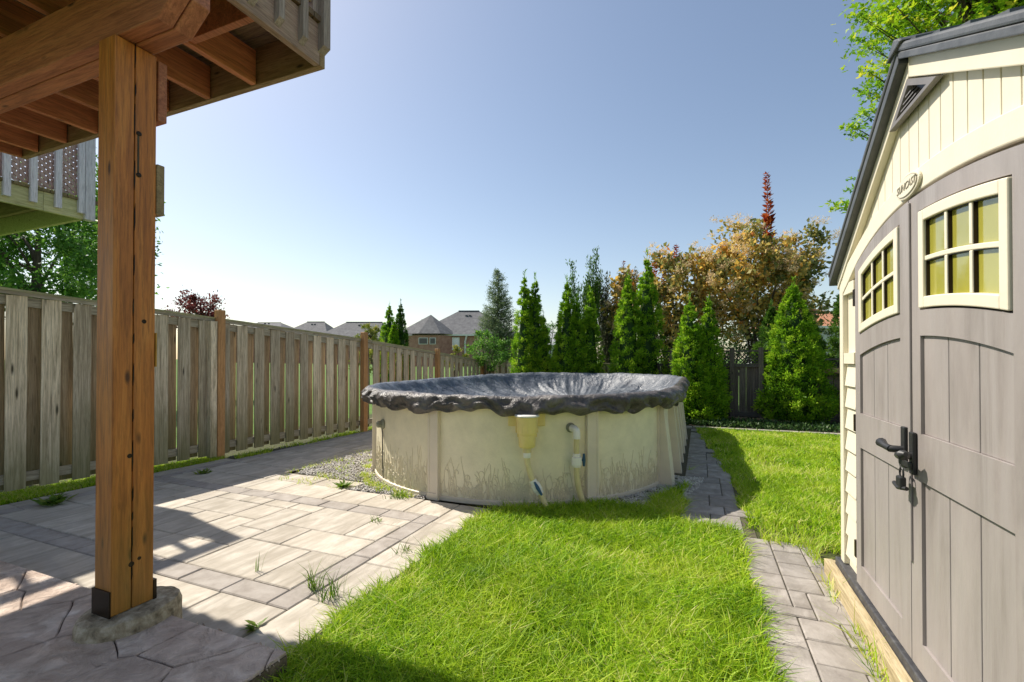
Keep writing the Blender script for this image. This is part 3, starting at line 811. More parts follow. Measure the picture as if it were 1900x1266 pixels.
for sx in (1, -1):
    for k, yy in enumerate([.15, .75, 1.35, 1.95, 2.55]):
        poly = [(sx * (POOL_R - .01), -.03), (sx * (POOL_R + .15), -.03), (sx * (POOL_R + .12), .25), (sx * (POOL_R + .05), .87), (sx * (POOL_R - .01), .87)]
        if sx < 0: poly = poly[::-1]
        mb = MB(); n = len(poly); mb.prism(poly, yy - .045, yy + .045, 'y')
        mb.build('buttress', M['pool_post'], pool, bevel=.004)
# front-right buttress seen nearly face on
# skimmer (hangs on the wall)
def wall_pt(ang, z, off=0.0): return Vector(((POOL_R + off) * math.sin(ang), -(POOL_R + off) * math.cos(ang), z))
SA = R(22.5)
ax = Vector((math.cos(SA), math.sin(SA), 0)); ou = Vector((math.sin(SA), -math.cos(SA), 0))
def loc_box(mb, c, ax, ou, x0, x1, o0, o1, z0, z1):
    mb.quadbox([c + ax * x + ou * o + Vector((0, 0, z)) for z in (z0, z1) for (x, o) in ((x0, o0), (x1, o0), (x1, o1), (x0, o1))])
c0 = wall_pt(SA, 0)
mb = MB(); loc_box(mb, c0, ax, ou, -.165, .165, -.005, .034, .70, .865)
loc_box(mb, c0, ax, ou, -.10, .10, -.005, .036, .64, .70)
sk = mb.build('skimmer', M['yellowed'], pool, bevel=.006)
cc = c0 + ou * .12
mb = MB().lathe([(.064, .53), (.072, .54), (.076, .645), (.086, .65), (.088, .66), (.093, .76), (.098, .792)], cc, 32)
loc_box(mb, c0, ax, ou, -.085, .085, .02, .13, .62, .785)
mb.build('skimmer_cup', M['yellowed'], sk, True)
rb = MB()
for q in range(5):
    aa = SA + R(-60 + q * 30); rr_ = .0885
    p = cc + Vector((math.sin(aa), -math.cos(aa), 0)) * rr_
    rb.tube([p + Vector((0, 0, .66)), p + Vector((0, 0, .76))], .004, 4)
rb.build('rib', M['yellowed'], sk)
MB().lathe([(.10, .794), (.108, .798), (.108, .808), (.10, .815), (.03, .817), (.028, .811), (.006, .811)], cc, 32).build('skimmer_lid', M['white_pl'], sk, True)
MB().lathe([(.038, .485), (.038, .53)], cc, 20).build('hose_collar', M['hose'], sk, True)
MB().lathe([(.031, .44), (.034, .445), (.034, .485), (.031, .49)], cc, 20).build('hose_cuff', M['white_pl'], sk, True)
def bez(p0, p1, p2, p3, n=14):
    out = []
    for i in range(n + 1):
        t = i / n; out.append(p0 * (1 - t) ** 3 + p1 * 3 * t * (1 - t) ** 2 + p2 * 3 * t * t * (1 - t) + p3 * t ** 3)
    return out
V3 = lambda x, y, z: Vector((x, y, z))
lp = lambda p: Vector((p.x - POOL_C[0], p.y - POOL_C[1], p.z))
hz0 = cc + V3(0, 0, .45)
hv_ = hz0 + ax * .075 + V3(0, 0, -.25) + ou * .02
hend = hv_ + ax * .11 + V3(0, 0, -.19) + ou * .03
hs = MB().tube(bez(hz0, hz0 + V3(0, 0, -.08), hv_ + (hv_ - hend) * .35, hv_), .025, 12).tube([hv_, hv_.lerp(hend, .5), hend + V3(0, 0, -.03)], .024, 12).build('suction_hose', M['hose'], pool, True)
vd = (hend - hv_).normalized()
MB().tube([hv_ - vd * .055, hv_ - vd * .02], .033, 14).tube([hv_ - vd * .02, hv_ + vd * .045], .042, 14).tube([hv_ + vd * .045, hv_ + vd * .075], .034, 14).build('ball_valve', M['white_pl'], hs, True, bevel=.003)
sd = vd.cross(ou).normalized()
hp = hv_ + ou * .055 + ax * .012
MB().tube([hv_, hp], .01, 8).tube([hp - vd * .055, hp, hp + vd * .07], [.008, .017, .010], 8).build('valve_handle', M['blue_pl'], hs, True)
# return fitting, elbow, pipe, valve and hose
RA = R(35.5); axr = Vector((math.cos(RA), math.sin(RA), 0)); our = Vector((math.sin(RA), -math.cos(RA), 0))
rc = wall_pt(RA, .675)
rt = MB().lathe([(.044, -.005), (.044, .008), (.036, .016), (.030, .02), (.030, .05)], rc, 20, axis=our)
rt = rt.build('return_fitting', M['grey_pl'], pool, True)
el = rc + our * .10 + axr * .02
MB().tube([rc + our * .04, rc + our * .075 + axr * .008, rc + our * .095 + axr * .018 + V3(0, 0, -.012), el + V3(0, 0, -.035), el + V3(0, 0, -.085)], .033, 14).build('elbow', M['white_pl'], rt, True)
pv = V3(el.x, el.y, .40)
hs2 = MB().tube([el + V3(0, 0, -.08), pv + V3(0, 0, .05)], .025, 12).tube(bez(pv, pv + V3(0, 0, -.15), pv + axr * .0 + V3(0, 0, -.25), pv + axr * .085 + V3(0, 0, -.43)), .026, 12).build('return_hose', M['hose'], pool, True)
MB().tube([pv + V3(0, 0, .06), pv + V3(0, 0, .03)], .034, 14).tube([pv + V3(0, 0, .03), pv + V3(0, 0, -.045)], .045, 14).tube([pv + V3(0, 0, -.045), pv + V3(0, 0, -.06)], .034, 14).build('ball_valve', M['white_pl'], hs2, True, bevel=.003)
vh = pv + axr * .068
MB().tube([pv, vh], .009, 8).tube([vh + V3(0, 0, .055), vh, vh + V3(0, 0, -.055)], [.010, .016, .010], 8).build('valve_handle', M['blue_pl'], hs2, True)
# light fitting with its cable at left
LA = R(-35); oul = Vector((math.sin(LA), -math.cos(LA), 0))
lc = wall_pt(LA, .60)
lf = MB().lathe([(.052, 0), (.054, .012), (.044, .022), (.040, .03)], lc, 20, axis=oul).build('light_fitting', M['grey_pl'], pool, True)
MB().lathe([(.036, .03), (.036, .062), (.022, .075)], lc, 8, axis=oul).build('socket_cap', M['grey_pl'], lf)
lt = V3(lc.x, lc.y, 0) + oul * .012
MB().tube([lc + oul * .02 + V3(0, 0, -.02), V3(lt.x, lt.y, .50), V3(lt.x, lt.y, .30) + V3(.004, -.004, 0), V3(lt.x + .01, lt.y, -.01)], .0055, 6).build('cable', M['black'], lf)

# the winter cover, draped over the rim
def cover():
    n_arc, n_str = 320, 90
    base = []
    for i in range(n_arc): a = PI * i / n_arc; base.append((Vector((0, 0)), Vector((-math.cos(a), -math.sin(a)))))
    for i in range(n_str): base.append((Vector((0, HS * i / n_str)), Vector((1, 0))))
    for i in range(n_arc): a = PI * i / n_arc; base.append((Vector((0, HS)), Vector((math.cos(a), math.sin(a)))))
    for i in range(n_str): base.append((Vector((0, HS * (1 - i / n_str))), Vector((-1, 0))))
    K = len(base)
    s_ = []; acc = 0; prev = None
    for c, d in base:
        p = c + d * 1.83
        if prev is not None: acc += (p - prev).length
        s_.append(acc); prev = p
    rings = [0.15, .3, .45, .6, .72, .8, .86, .9, .93, .955, .975, .99]
    V = []; Fi = []; Fo = []
    inner = []
    for t in rings:
        row = []
        r = 1.77 * t
        for k, (c, d) in enumerate(base):
            s = s_[k]
            f1 = noise.noise(Vector((s * 2.2, 0, 1.3))); f2 = noise.noise(Vector((s * 6.5, t * 2, 7.1))); f3 = 1 - abs(noise.noise(Vector((s * 4.0, t * 1.2, 3.7)))) * 2
            f4 = 1 - abs(noise.noise(Vector((s * 11.0 + t * 4, t * 3, 9.7)))) * 2
            slope = math.sin(min(1, max(0, (t - .35) / .65)) * PI)
            p = c + d * (r + .0)
            p2 = Vector((p.x, p.y, 0))
            q = noise.noise(Vector((p.x * 1.7, p.y * 1.7, 4))) ; q2 = 1 - 2 * abs(noise.noise(Vector((p.x * 4.2, p.y * 4.2, 8))))
            z = .955 - .45 * (1 - t ** 6.5) + slope * (.05 * f1 + .04 * f2 + .05 * f3 + .03 * f4) + .03 * q * (1 - t ** 8) + .03 * q2 * (1 - t ** 8)
            z += (1 - min(1, (1 - t) * 12)) * .0
            row.append((p.x, p.y, z))
        inner.append(row)
    for row in inner: V += row
    for i in range(len(rings) - 1):
        for k in range(K):
            a = i * K + k; b = i * K + (k + 1) % K; Fi.append((a, b, b + K, a + K))
    outer = [(1.79, .962, 0), (1.83, .975, .05), (1.87, .968, .2), (1.893, .95, .4), (1.902, .93, .6), (1.905, .908, .75), (1.903, .886, .85), (1.90, .865, .95), (1.895, .845, 1.0), (1.888, .825, 1.0), (1.875, .805, 1.0), (1.845, .80, .9)]
    for j, (r, z, am) in enumerate(outer):
        for k, (c, d) in enumerate(base):
            s = s_[k]; 
            f1 = noise.noise(Vector((s * 1.6, 2, 1.3))); f2 = noise.noise(Vector((s * 5.5 + j * .15, j * .18, 7.1)))
            f3 = 1 - 2.2 * abs(noise.noise(Vector((s * 4.6 - j * .10, j * .12, 2.2)))); f4 = 1 - 2 * abs(noise.noise(Vector((s * 13 + j * .5, j * .4, 5.5))))
            hem = .055 * noise.noise(Vector((s * 2.1, 0, 20))) + .04 * noise.noise(Vector((s * 6, 0, 22))) + .022 * f3
            rr = r + am * (.030 * f1 + .040 * f2 + .050 * f3 + .026 * f4 - .02) + (1 - am) * .012 * f2
            zz = z + hem * (am ** 2) * 1.15 + .014 * (1 - am) * (f1 + f2 * .7 + f4 * .5)
            p = c + d * rr; V.append((p.x, p.y, zz))
    n0 = (len(rings) - 1) * K
    for j in range(len(outer)):
        for k in range(K):
            a = n0 + j * K + k; b = n0 + j * K + (k + 1) % K; (Fo).append((a, b, b + K, a + K))
    # centre
    ci = len(V); V.append((0, HS * .5, .47))
    Fc = [(ci, k, (k + 1) % K) for k in range(K)]
    me = bpy.data.meshes.new('pool_cover')
    me.from_pydata(V, [], Fi + Fc + Fo)
    me.materials.append(M['cover_in']); me.materials.append(M['cover_out'])
    me.polygons.foreach_set("material_index", [0] * (len(Fi) + len(Fc) + 2 * K) + [1] * (len(Fo) - 2 * K))
    bm = bmesh.new(); bm.from_mesh(me); bmesh.ops.recalc_face_normals(bm, faces=bm.faces); bm.to_mesh(me); bm.free()
    me.polygons.foreach_set("use_smooth", [True] * len(me.polygons))
    o = link('pool_cover', me, None, (POOL_C[0], POOL_C[1], 0))
    tag(o, 'charcoal and blue-grey winter cover sagging into the pool, wrinkled over its rim', 'pool cover')
    # seam cord under the hem
cover()

# ------------------------------------------------------------------ shed (local frame: front at x=0 facing -x, u = y)
SHX, SHY = .77, 2.24
shed = thing('garden_shed', 'cream and taupe plastic garden shed with arched double doors', 'shed', (SHX, SHY, 0))
SW, SD = .99, 2.1
EAVE, PEAK = 1.77, 2.50
roofz = lambda u: PEAK - (.675 * u if u > 0 else -.52 * u)
DW = .69
archz = lambda u: 1.917 - (.135 if u > 0 else .075) * (min(abs(u), DW) / DW) ** 2
FZ = .125
# walls (side, back) and the front frame
MB().box(.03, SD, SW - .05, SW, FZ, EAVE - .02).build('side_wall', M['shed_cream'], shed)
MB().box(.03, SD, -SW, -SW + .05, FZ, roofz(-SW) - .02).build('side_wall', M['shed_cream'], shed)
MB().prism([(-SW, FZ), (SW, FZ), (SW, roofz(SW) - .03), (0, PEAK - .03), (-SW, roofz(-SW) - .03)], SD, SD + .05, 'x').build('back_wall', M['shed_cream'], shed)
for sg in (1, -1):
    a, b = sorted((sg * (DW + .012), sg * SW))
    MB().box(.015, .06, a, b, FZ, 1.80 if sg > 0 else 1.80).build('front_wall_panel', M['shed_cream'], shed)
    a, b = sorted((sg * (SW - .05), sg * (SW + .012)))
    MB().box(-.012, .05, a, b, FZ, EAVE + .01).build('corner_post', M['shed_cream'], shed, bevel=.006)
    a, b = sorted((sg * (DW + .012), sg * (DW + .05)))
    MB().box(-.002, .02, a, b, FZ, 1.765).build('door_jamb', M['shed_cream'], shed, bevel=.004)
    lapm = MB()
    z = FZ + .06
    while z < 1.25:
        a, b = sorted((sg * (DW + .055), sg * (SW - .055)))
        lapm = MB(); lapm.quadbox([(-.004, a, z), (.014, a, z), (.014, b, z), (-.004, b, z), (.010, a, z + .118), (.0145, a, z + .118), (.0145, b, z + .118), (.010, b, z + .118)])
        lapm.build('lap_siding', M['shed_cream'], shed); z += .12
    a, b = sorted((sg * (DW + .055), sg * (SW - .055)))
    MB().box(-.008, .014, a, b, 1.27, 1.33).box(-.008, .014, a, b, 1.66, 1.72).build('trim_block', M['shed_cream'], shed)
# gable planks
pw = .088; u = -SW + .02; gp = []
while u < SW - .02:
    a, b = u + .0025, min(u + pw - .0025, SW - .02)
    poly = [(a, archz(a) + .02), (b, archz(b) + .02), (b, roofz(b) - .03), (a, roofz(a) - .03)]
    if poly[3][1] - poly[0][1] > .03 or poly[2][1] - poly[1][1] > .03:
        poly[3] = (a, max(poly[3][1], poly[0][1] + .004)); poly[2] = (b, max(poly[2][1], poly[1][1] + .004))
        MB().prism(poly, .012, .03, 'x').build('gable_plank', M['shed_cream'], shed, bevel=.003)
    u += pw
MB().prism([(-SW + .01, 1.74), (SW - .01, 1.74), (SW - .01, roofz(SW) - .04), (0, PEAK - .04), (-SW + .01, roofz(-SW) - .04)], .03, .045, 'x').build('gable_backing', M['shed_cream'], shed)
# arched trim over the doors
def arch_strip(u0, u1, f0, f1, x0, x1, n=28):
    mb = MB(); 
    for i in range(n + 1):
        uu = u0 + (u1 - u0) * i / n
        mb.v += [(x0, uu, f0(uu)), (x1, uu, f0(uu)), (x1, uu, f1(uu)), (x0, uu, f1(uu))]
    for i in range(n):
        k = i * 4
        for q in range(4):
            j = (q + 1) % 4; mb.f.append((k + q, k + j, k + 4 + j, k + 4 + q))
    mb.f += [(0, 3, 2, 1), (n * 4, n * 4 + 1, n * 4 + 2, n * 4 + 3)]
    return mb
arch_strip(-SW + .05, SW - .05, lambda u: archz(u) + .010 - max(0, abs(u) - DW) * .5, lambda u: min(archz(u) + .098 - max(0, abs(u) - DW) * .35, roofz(u) - .05), -.012, .0115).build('arch_trim', M['shed_cream'], shed, bevel=.005)
# raking boards under the roof edge
for sg in (1, -1):
    f = lambda u, o: roofz(u) - o
    n = 2
    mb = arch_strip(sg * .001, sg * (SW + .03), lambda u: roofz(u) - .108, lambda u: roofz(u) - (.046 if sg > 0 else .028), -.018, .0118, 4)
    mb.build('rake_board', M['shed_cream'], shed, bevel=.004)
# triangular louvre vent in the peak
vz = 2.262; hl = (PEAK - .114 - vz) / .675; hr = (PEAK - .114 - vz) / .52
def tri_frame():
    mb = MB()
    A, B, C = Vector((-hr, vz)), Vector((hl, vz)), Vector((0, PEAK - .114)); c = (A + B + C) / 3
    o = [A, B, C]; i_ = [p.lerp(c, .34) for p in o]
    for x0, x1 in ((-.022, -.013),):
        n = len(mb.v)
        mb.v += [(x0, p.x, p.y) for p in o] + [(x0, p.x, p.y) for p in i_] + [(.0, p.x, p.y) for p in o] + [(.0, p.x, p.y) for p in i_]
        for k in range(3):
            j = (k + 1) % 3
            mb.f += [(n + k, n + j, n + 3 + j, n + 3 + k), (n + 6 + k, n + 9 + k, n + 9 + j, n + 6 + j), (n + k, n + 6 + k, n + 6 + j, n + j), (n + 3 + k, n + 3 + j, n + 9 + j, n + 9 + k)]
    return mb, i_
mb, ii = tri_frame()
vent = mb.build('vent', M['shed_grey'], shed)
MB().prism([(p.x, p.y) for p in ii], -.002, .002, 'x').build('vent_screen', M['black'], vent)
for k in range(4):
    z0 = ii[0].y + (ii[2].y - ii[0].y) * (k + .45) / 4.6
    w_ = (ii[2].y - z0) / (ii[2].y - ii[0].y) * ii[1].x * .9
    mb = MB(); mb.quadbox([(-.019, -w_, z0 - .012), (-.004, -w_, z0), (-.004, w_, z0), (-.019, w_, z0 - .012), (-.019, -w_, z0 - .007), (-.004, -w_, z0 + .006), (-.004, w_, z0 + .006), (-.019, w_, z0 - .007)])
    mb.build('louvre', M['shed_grey'], vent)
# roof
for sg in (1, -1):
    def rz(u, o=0): return roofz(u) + o
    ue = SW + .075
    mb = MB(); x0, x1 = -.055, SD + .09
    A = [(sg * .0, rz(0, .0)), (sg * ue, roofz(sg * ue)), (sg * ue, roofz(sg * ue) + .03), (0, rz(0, .035))]
    mb.prism(A if sg > 0 else A[::-1], x0, x1, 'x')
    roof = mb.build('roof_panel', M['shed_roof'], shed, bevel=.008)
    # ribs / shingle steps
    for k in range(11):
        uu = .07 + k * .092; xx = x0 + .02 + (.03 if k % 2 else 0)
        while xx < x1 - .1:
            l = min(rnd.choice([.24, .3, .38]), x1 - .02 - xx)
            z0 = roofz(sg * uu) + .035 - .004 * uu; z1 = roofz(sg * (uu + .05)) + .035 - .004 * uu
            y0, y1 = sg * uu, sg * (uu + .05)
            m2 = MB(); m2.quadbox([(xx, y0, z0 - .006), (xx + l, y0, z0 - .006), (xx + l, y1, z1 - .006), (xx, y1, z1 - .006), (xx, y0, z0 + .003), (xx + l, y0, z0 + .003), (xx + l, y1, z1 + .010), (xx, y1, z1 + .010)])
            m2.build('shingle_rib', M['shed_roof'], roof); xx += l + .022
    # barge (fascia) lines on the front edge
    arch_strip(sg * .002, sg * (ue), lambda u: roofz(u) - (.048 if sg > 0 else .030), lambda u: roofz(u) - .001, -.05, .012, 4).build('fascia', M['shed_roof'], shed, bevel=.004)
MB().prism([(-.07, PEAK + .004), (.07, PEAK - .006), (.055, PEAK + .012), (0, PEAK + .05), (-.055, PEAK + .022)], -.065, SD + .1, 'x').build('ridge_cap', M['shed_roof'], shed, bevel=.006)
# emblem: the maker's oval with its lettering
ez = archz(0) + .052
em_ = MB()
def oval(rx, rz_, x0, x1, n=32, cu=0.0, cz=ez): return MB().prism([(cu + rx * math.cos(2 * PI * i / n), cz + rz_ * math.sin(2 * PI * i / n)) for i in range(n)], x0, x1, 'x')
emb = oval(.105, .047, -.024, -.012).build('emblem', M['shed_cream'], shed, bevel=.004)
oval(.094, .038, -.0262, -.024).build('emblem_rim', M['emblem_ink'], emb)
oval(.090, .035, -.0275, -.0262).build('emblem_face', M['shed_cream'], emb)
tc_ = bpy.data.curves.new('emblem_lettering', 'FONT'); tc_.body = "SUNCAST"; tc_.size = .040; tc_.extrude = .0012; tc_.align_x = 'CENTER'; tc_.align_y = 'CENTER'; tc_.shear = .3
to_ = bpy.data.objects.new('emblem_lettering', tc_); COL.objects.link(to_)
bpy.context.view_layer.update()
tme = bpy.data.meshes.new_from_object(to_.evaluated_get(bpy.context.evaluated_depsgraph_get())); bpy.data.objects.remove(to_)
tme.materials.clear(); tme.materials.append(M['emblem_ink'])
o = link('emblem_lettering', tme, emb, (-.0285, 0, ez), (R(90), 0, R(-90)))
# doors
XF = -.016         # door face
def door(sg):
    """sg=+1 far door (left in view), sg=-1 near door (right in view)"""
    a_in, a_out = (.012, DW) if sg > 0 else (-DW, .006)     # u range (low, high)
    lo, hi = a_in, a_out
    pl, ph = (.10, .615) if sg > 0 else (-.635, -.085)      # panel opening range
    dz0 = FZ + .012
    mb = MB(); XB = .014
    top = lambda u: archz(u) - .004
    wt = lambda u: 1.84 - (.125 if u > 0 else .080) * (u / DW) ** 2 + .008          # window opening top
    wb = lambda u: 1.480 - .075 * (u / DW) ** 2              # window opening bottom
    p1t = lambda u: 1.385 - .085 * (u / DW) ** 2
    P1B, P2T, P2B = 1.02, .845, .245
    # stiles and rails, as strips butted together
    mb = arch_strip(lo, pl, lambda u: dz0, top, XF, XB, 6)
    def add(m2):
        n = len(mb.v); mb.v.extend(m2.v); mb.f.extend([tuple(n + i for i in f) for f in m2.f])
    add(arch_strip(ph, hi, lambda u: dz0, top, XF, XB, 6))
    add(arch_strip(pl, ph, wt, top, XF, XB, 12))
    add(arch_strip(pl, ph, p1t, wb, XF, XB, 12))
    add(arch_strip(pl, ph, lambda u: P2T, lambda u: P1B, XF, XB, 1))
    add(arch_strip(pl, ph, lambda u: dz0, lambda u: P2B, XF, XB, 1))
    d = mb.build('door', M['shed_taupe'], shed)
    # recessed planks
    k = 3; w = (ph - pl) / k
    for i in range(k):
        u0, u1 = pl + i * w + .0025, pl + (i + 1) * w - .0025
        arch_strip(u0, u1, lambda u: P1B, p1t, XF + .010, XB, 3).build('door_plank', M['shed_taupe'], d, bevel=.003)
        arch_strip(u0, u1, lambda u: P2B, lambda u: P2T, XF + .010, XB, 1).build('door_plank', M['shed_taupe'], d, bevel=.003)
    MB().box(XF + .017, XB - .002, pl, ph, P2B, P2T).build('plank_backing', M['shed_base'], d)
    arch_strip(pl, ph, lambda u: P1B, p1t, XF + .017, XB - .002, 6).build('plank_backing', M['shed_base'], d)
    # window: frame, bars, panes
    fw = .040; x0, x1 = XF - .008, XB - .010
    wl, wh = pl + .006, ph - .006
    wtt = lambda u: wt(u) - .006; wbb = lambda u: wb(u) + .006
    fr = arch_strip(wl, wl + fw, wbb, wtt, x0, x1, 3)
    def addf(m2):
        n = len(fr.v); fr.v.extend(m2.v); fr.f.extend([tuple(n + i for i in f) for f in m2.f])
    addf(arch_strip(wh - fw, wh, wbb, wtt, x0, x1, 3))
    il, ih = wl + fw, wh - fw
    addf(arch_strip(il, ih, lambda u: wtt(u) - fw, wtt, x0, x1, 12))
    addf(arch_strip(il, ih, wbb, lambda u: wbb(u) + fw, x0, x1, 12))
    f_o = fr.build('window_frame', M['shed_cream'], d, bevel=.004)
    iz0 = lambda u: wbb(u) + fw; iz1 = lambda u: wtt(u) - fw
    cw = (ih - il) / 3; bw = .0085
    midz = lambda u: (iz0(u) + iz1(u)) / 2
    arch_strip(il, ih, lambda u: midz(u) - bw, lambda u: midz(u) + bw, x0 + .006, x1 - .004, 12).build('glazing_bar', M['shed_cream'], d, bevel=.003)
    for i in (1, 2):
        for (za, zb) in ((iz0, lambda u: midz(u) - bw - .0005), (lambda u: midz(u) + bw + .0005, iz1)):
            arch_strip(il + i * cw - bw, il + i * cw + bw, za, zb, x0 + .006, x1 - .004, 1).build('glazing_bar', M['shed_cream'], d, bevel=.003)
    for i in range(3):
        ua, ub = il + i * cw + (bw if i else 0), il + (i + 1) * cw - (bw if i < 2 else 0)
        arch_strip(ua, ub, iz0, lambda u: midz(u) - bw, x1 - .008, x1 - .004, 4).build('pane', M['pane'], d)
        for (qa, qb) in ((iz0, lambda u: midz(u) - bw), (lambda u: midz(u) + bw, iz1)):
            shd = arch_strip(ua, ub, lambda u: qb(u) - .003, qb, x0 + .010, x1 - .0082, 3)
            for (va, vb) in ((ua, ua + .003), (ub - .003, ub)):
                g2 = arch_strip(va, vb, qa, lambda u: qb(u) - .0035, x0 + .010, x1 - .0082, 1); n9 = len(shd.v); shd.v.extend(g2.v); shd.f.extend([tuple(n9 + i9 for i9 in f9) for f9 in g2.f])
            shd.build('reveal_shade', M['bronze'], d)  # dark strips added to give the window reveals their shade
        arch_strip(ua, ub, lambda u: midz(u) + bw, iz1, x1 - .008, x1 - .004, 4).build('pane', M['pane'], d)
    for z in (.30, .96, 1.62):
        u0, u1 = (hi + .002, hi + .030) if sg > 0 else (lo - .030, lo - .002)
        MB().box(XF - .004, 0, u0, u1, z - .045, z + .045).build('hinge', M['bronze'], d, bevel=.004)
    return d
dL = door(1); dR = door(-1)
# astragal strip and latch
MB().box(XF - .008, XF, -.012, .010, .52, 1.90).build('meeting_strip', M['shed_taupe'], dR, bevel=.003)
hz = .93
def handle(par, u, tw, z, ln_):
    mb = MB().box(XF - .016, XF - .001, u - .018, u + .018, z - .07, z + .09)
    h = mb.build('handle', M['black'], par, bevel=.004)
    MB().tube([(XF - .01, u, z), (XF - .045, u, z), (XF - .055, u + tw * .01, z)], .014, 12).build('handle_neck', M['black'], h, True)
    pts = [(XF - .052, u, z), (XF - .058, u + tw * ln_ * .4, z + .004), (XF - .060, u + tw * ln_ * .8, z + .012), (XF - .058, u + tw * ln_, z + .018)]
    MB().tube(pts, [.014, .013, .020, .008], 10).build('lever', M['black'], h, True)
handle(dL, .040, 1, hz + .01, .10); handle(dR, -.038, -1, hz, .085)
hp_ = MB().box(XF - .022, XF - .0162, -.055, .058, hz - .05, hz - .025).build('hasp', M['black'], dR, bevel=.003)
MB().tube([(XF - .035, -.012 + .017 * math.cos(a), hz - .075 + .024 * math.sin(a)) for a in [i * 2 * PI / 14 for i in range(15)]], .0035, 6).build('padlock_shackle', M['black'], hp_, True)
MB().box(XF - .048, XF - .026, -.034, .010, hz - .135, hz - .085).build('padlock_body', M['black'], hp_, bevel=.006)
MB().tube([(XF - .03, -.045, hz - .125), (XF - .045, -.01, hz - .13), (XF - .045, .03, hz - .12)], .008, 8).build('latch_pin', M['black'], hp_, True)
# floor and timber frame under the shed
MB().box(-.03, SD + .05, -SW - .05, SW + .06, .07, FZ - .002).build('floor', M['shed_base'], shed, bevel=.005)
MB().box(-.078, -.032, -SW - .1, SW + .10, -.03, .088).build('base_timber', M['timber'], shed, bevel=.004)
MB().box(-.031, SD, SW + .062, SW + .10, -.03, .085).build('base_timber', M['timber'], shed, bevel=.004)
MB().box(-.031, SD, -SW - .1, -SW - .052, -.03, .085).build('base_timber', M['timber'], shed, bevel=.004)

# ------------------------------------------------------------------ our deck overhead
DXL, DXR, DY0, DY1, DZ = -5.34, -2.04, -1.6, 2.10, 3.0
deck = thing('raised_deck', 'stained wooden deck overhead at the upper left, carried by the brown post', 'deck', (-2.45, 1.3, 0))
DO = Vector((-2.45, 1.3, 0))
def dbx(name, mat, x0, x1, y0, y1, z0, z1, par=deck, bevel=.004, smooth=False):
    return MB().box(x0 - DO.x, x1 - DO.x, y0 - DO.y, y1 - DO.y, z0, z1).build(name, M[mat], par, bevel=bevel)
# post of three laminated plies
PX0, PX1, PY0, PY1 = -2.505, -2.383, 1.222, 1.392
for k in range(2):
    y0 = PY0 + (PY1 - PY0) * (0 if k == 0 else .47) + (0.0 if k == 0 else .0018); y1 = PY0 + (PY1 - PY0) * (.47 if k == 0 else 1) - (.0018 if k == 0 else 0)
    dbx('post_ply', 'post', PX0, PX1, y0, y1, .17, 2.73, bevel=.004)
# cracks along the seam: dark slivers of real depth
zc = .3
rc_ = random.Random(3)
while zc < 2.7:
    l = rc_.uniform(.04, .16); yy = PY0 + (PY1 - PY0) * .47 - DO.y + rc_.uniform(-.002, .002)
    cr = MB(); cr.prism([(yy - .001, zc), (yy + .003, zc + l * .3), (yy + .002, zc + l), (yy - .002, zc + l * .6)], PX1 - DO.x - .004, PX1 - DO.x + .0012, 'x'); zc += l + rc_.uniform(.02, .12)
    cr.build('seam_crack', M['bronze'], deck)
# knots
for (yk, zk, rk) in ((1.345, 1.47, .010), (1.29, .86, .010), (1.30, .37, .012), (1.332, .385, .008)):
    MB().lathe([(rk, -.004), (rk, .0008), (rk * .75, .0015), (rk * .45, .0006)], (PX1 - DO.x, yk - DO.y, zk), 12, axis=(1, 0, 0)).build('knot', M['bronze'], deck)
for zk in (2.33, 2.14):
    MB().lathe([(.011, -.004), (.011, .003), (.006, .005)], (PX1 - DO.x, 1.318 - DO.y, zk), 12, axis=(1, 0, 0)).build('bolt_head', M['bronze'], deck)
MB().box(PX1 - DO.x, PX1 - DO.x + .0012, 1.312 - DO.y, 1.320 - DO.y, 2.15, 2.32).build('rust_stain', M['bark'], deck)
# bracket shoe
dbx('post_shoe', 'bronze', PX0 - .007, PX1 - .0, PY0 - .007, PY0 - .0005, .165, .28, bevel=0)
dbx('post_shoe', 'bronze', PX0 - .007, PX0 - .0005, PY0, PY1, .165, .28, bevel=0)
dbx('post_shoe', 'bronze', PX1 - .03, PX1 + .001, PY1 + .0005, PY1 + .014, .165, .26, bevel=0)
# brass plate and small block on the far side
dbx('strike_plate', 'brass', PX1 - .018, PX1 + .004, PY1 + .0005, PY1 + .006, 1.26, 1.42, bevel=0)
dbx('gate_stop', 'tan_rail', PX1 - .05, PX1 + .006, PY1 + .001, PY1 + .035, 1.98, 2.22)
dbx('knee_block', 'beam', PX0 + .03, PX1 + .003, PY1 + .006, PY1 + .045, 2.43, 2.715)
# beam of two plies with sniped end
for k, (y0, y1) in enumerate(((1.235, 1.302), (1.306, 1.385))):
    poly = [(DXL + .05 - DO.x, 2.735), (-2.12 - DO.x, 2.735), (-2.00 - DO.x, 2.83), (-2.00 - DO.x, 2.985), (DXL + .05 - DO.x, 2.985)]
    MB().prism(poly, y0 - DO.y, y1 - DO.y, 'y').build('beam_ply', M['beam'], deck, bevel=.006)
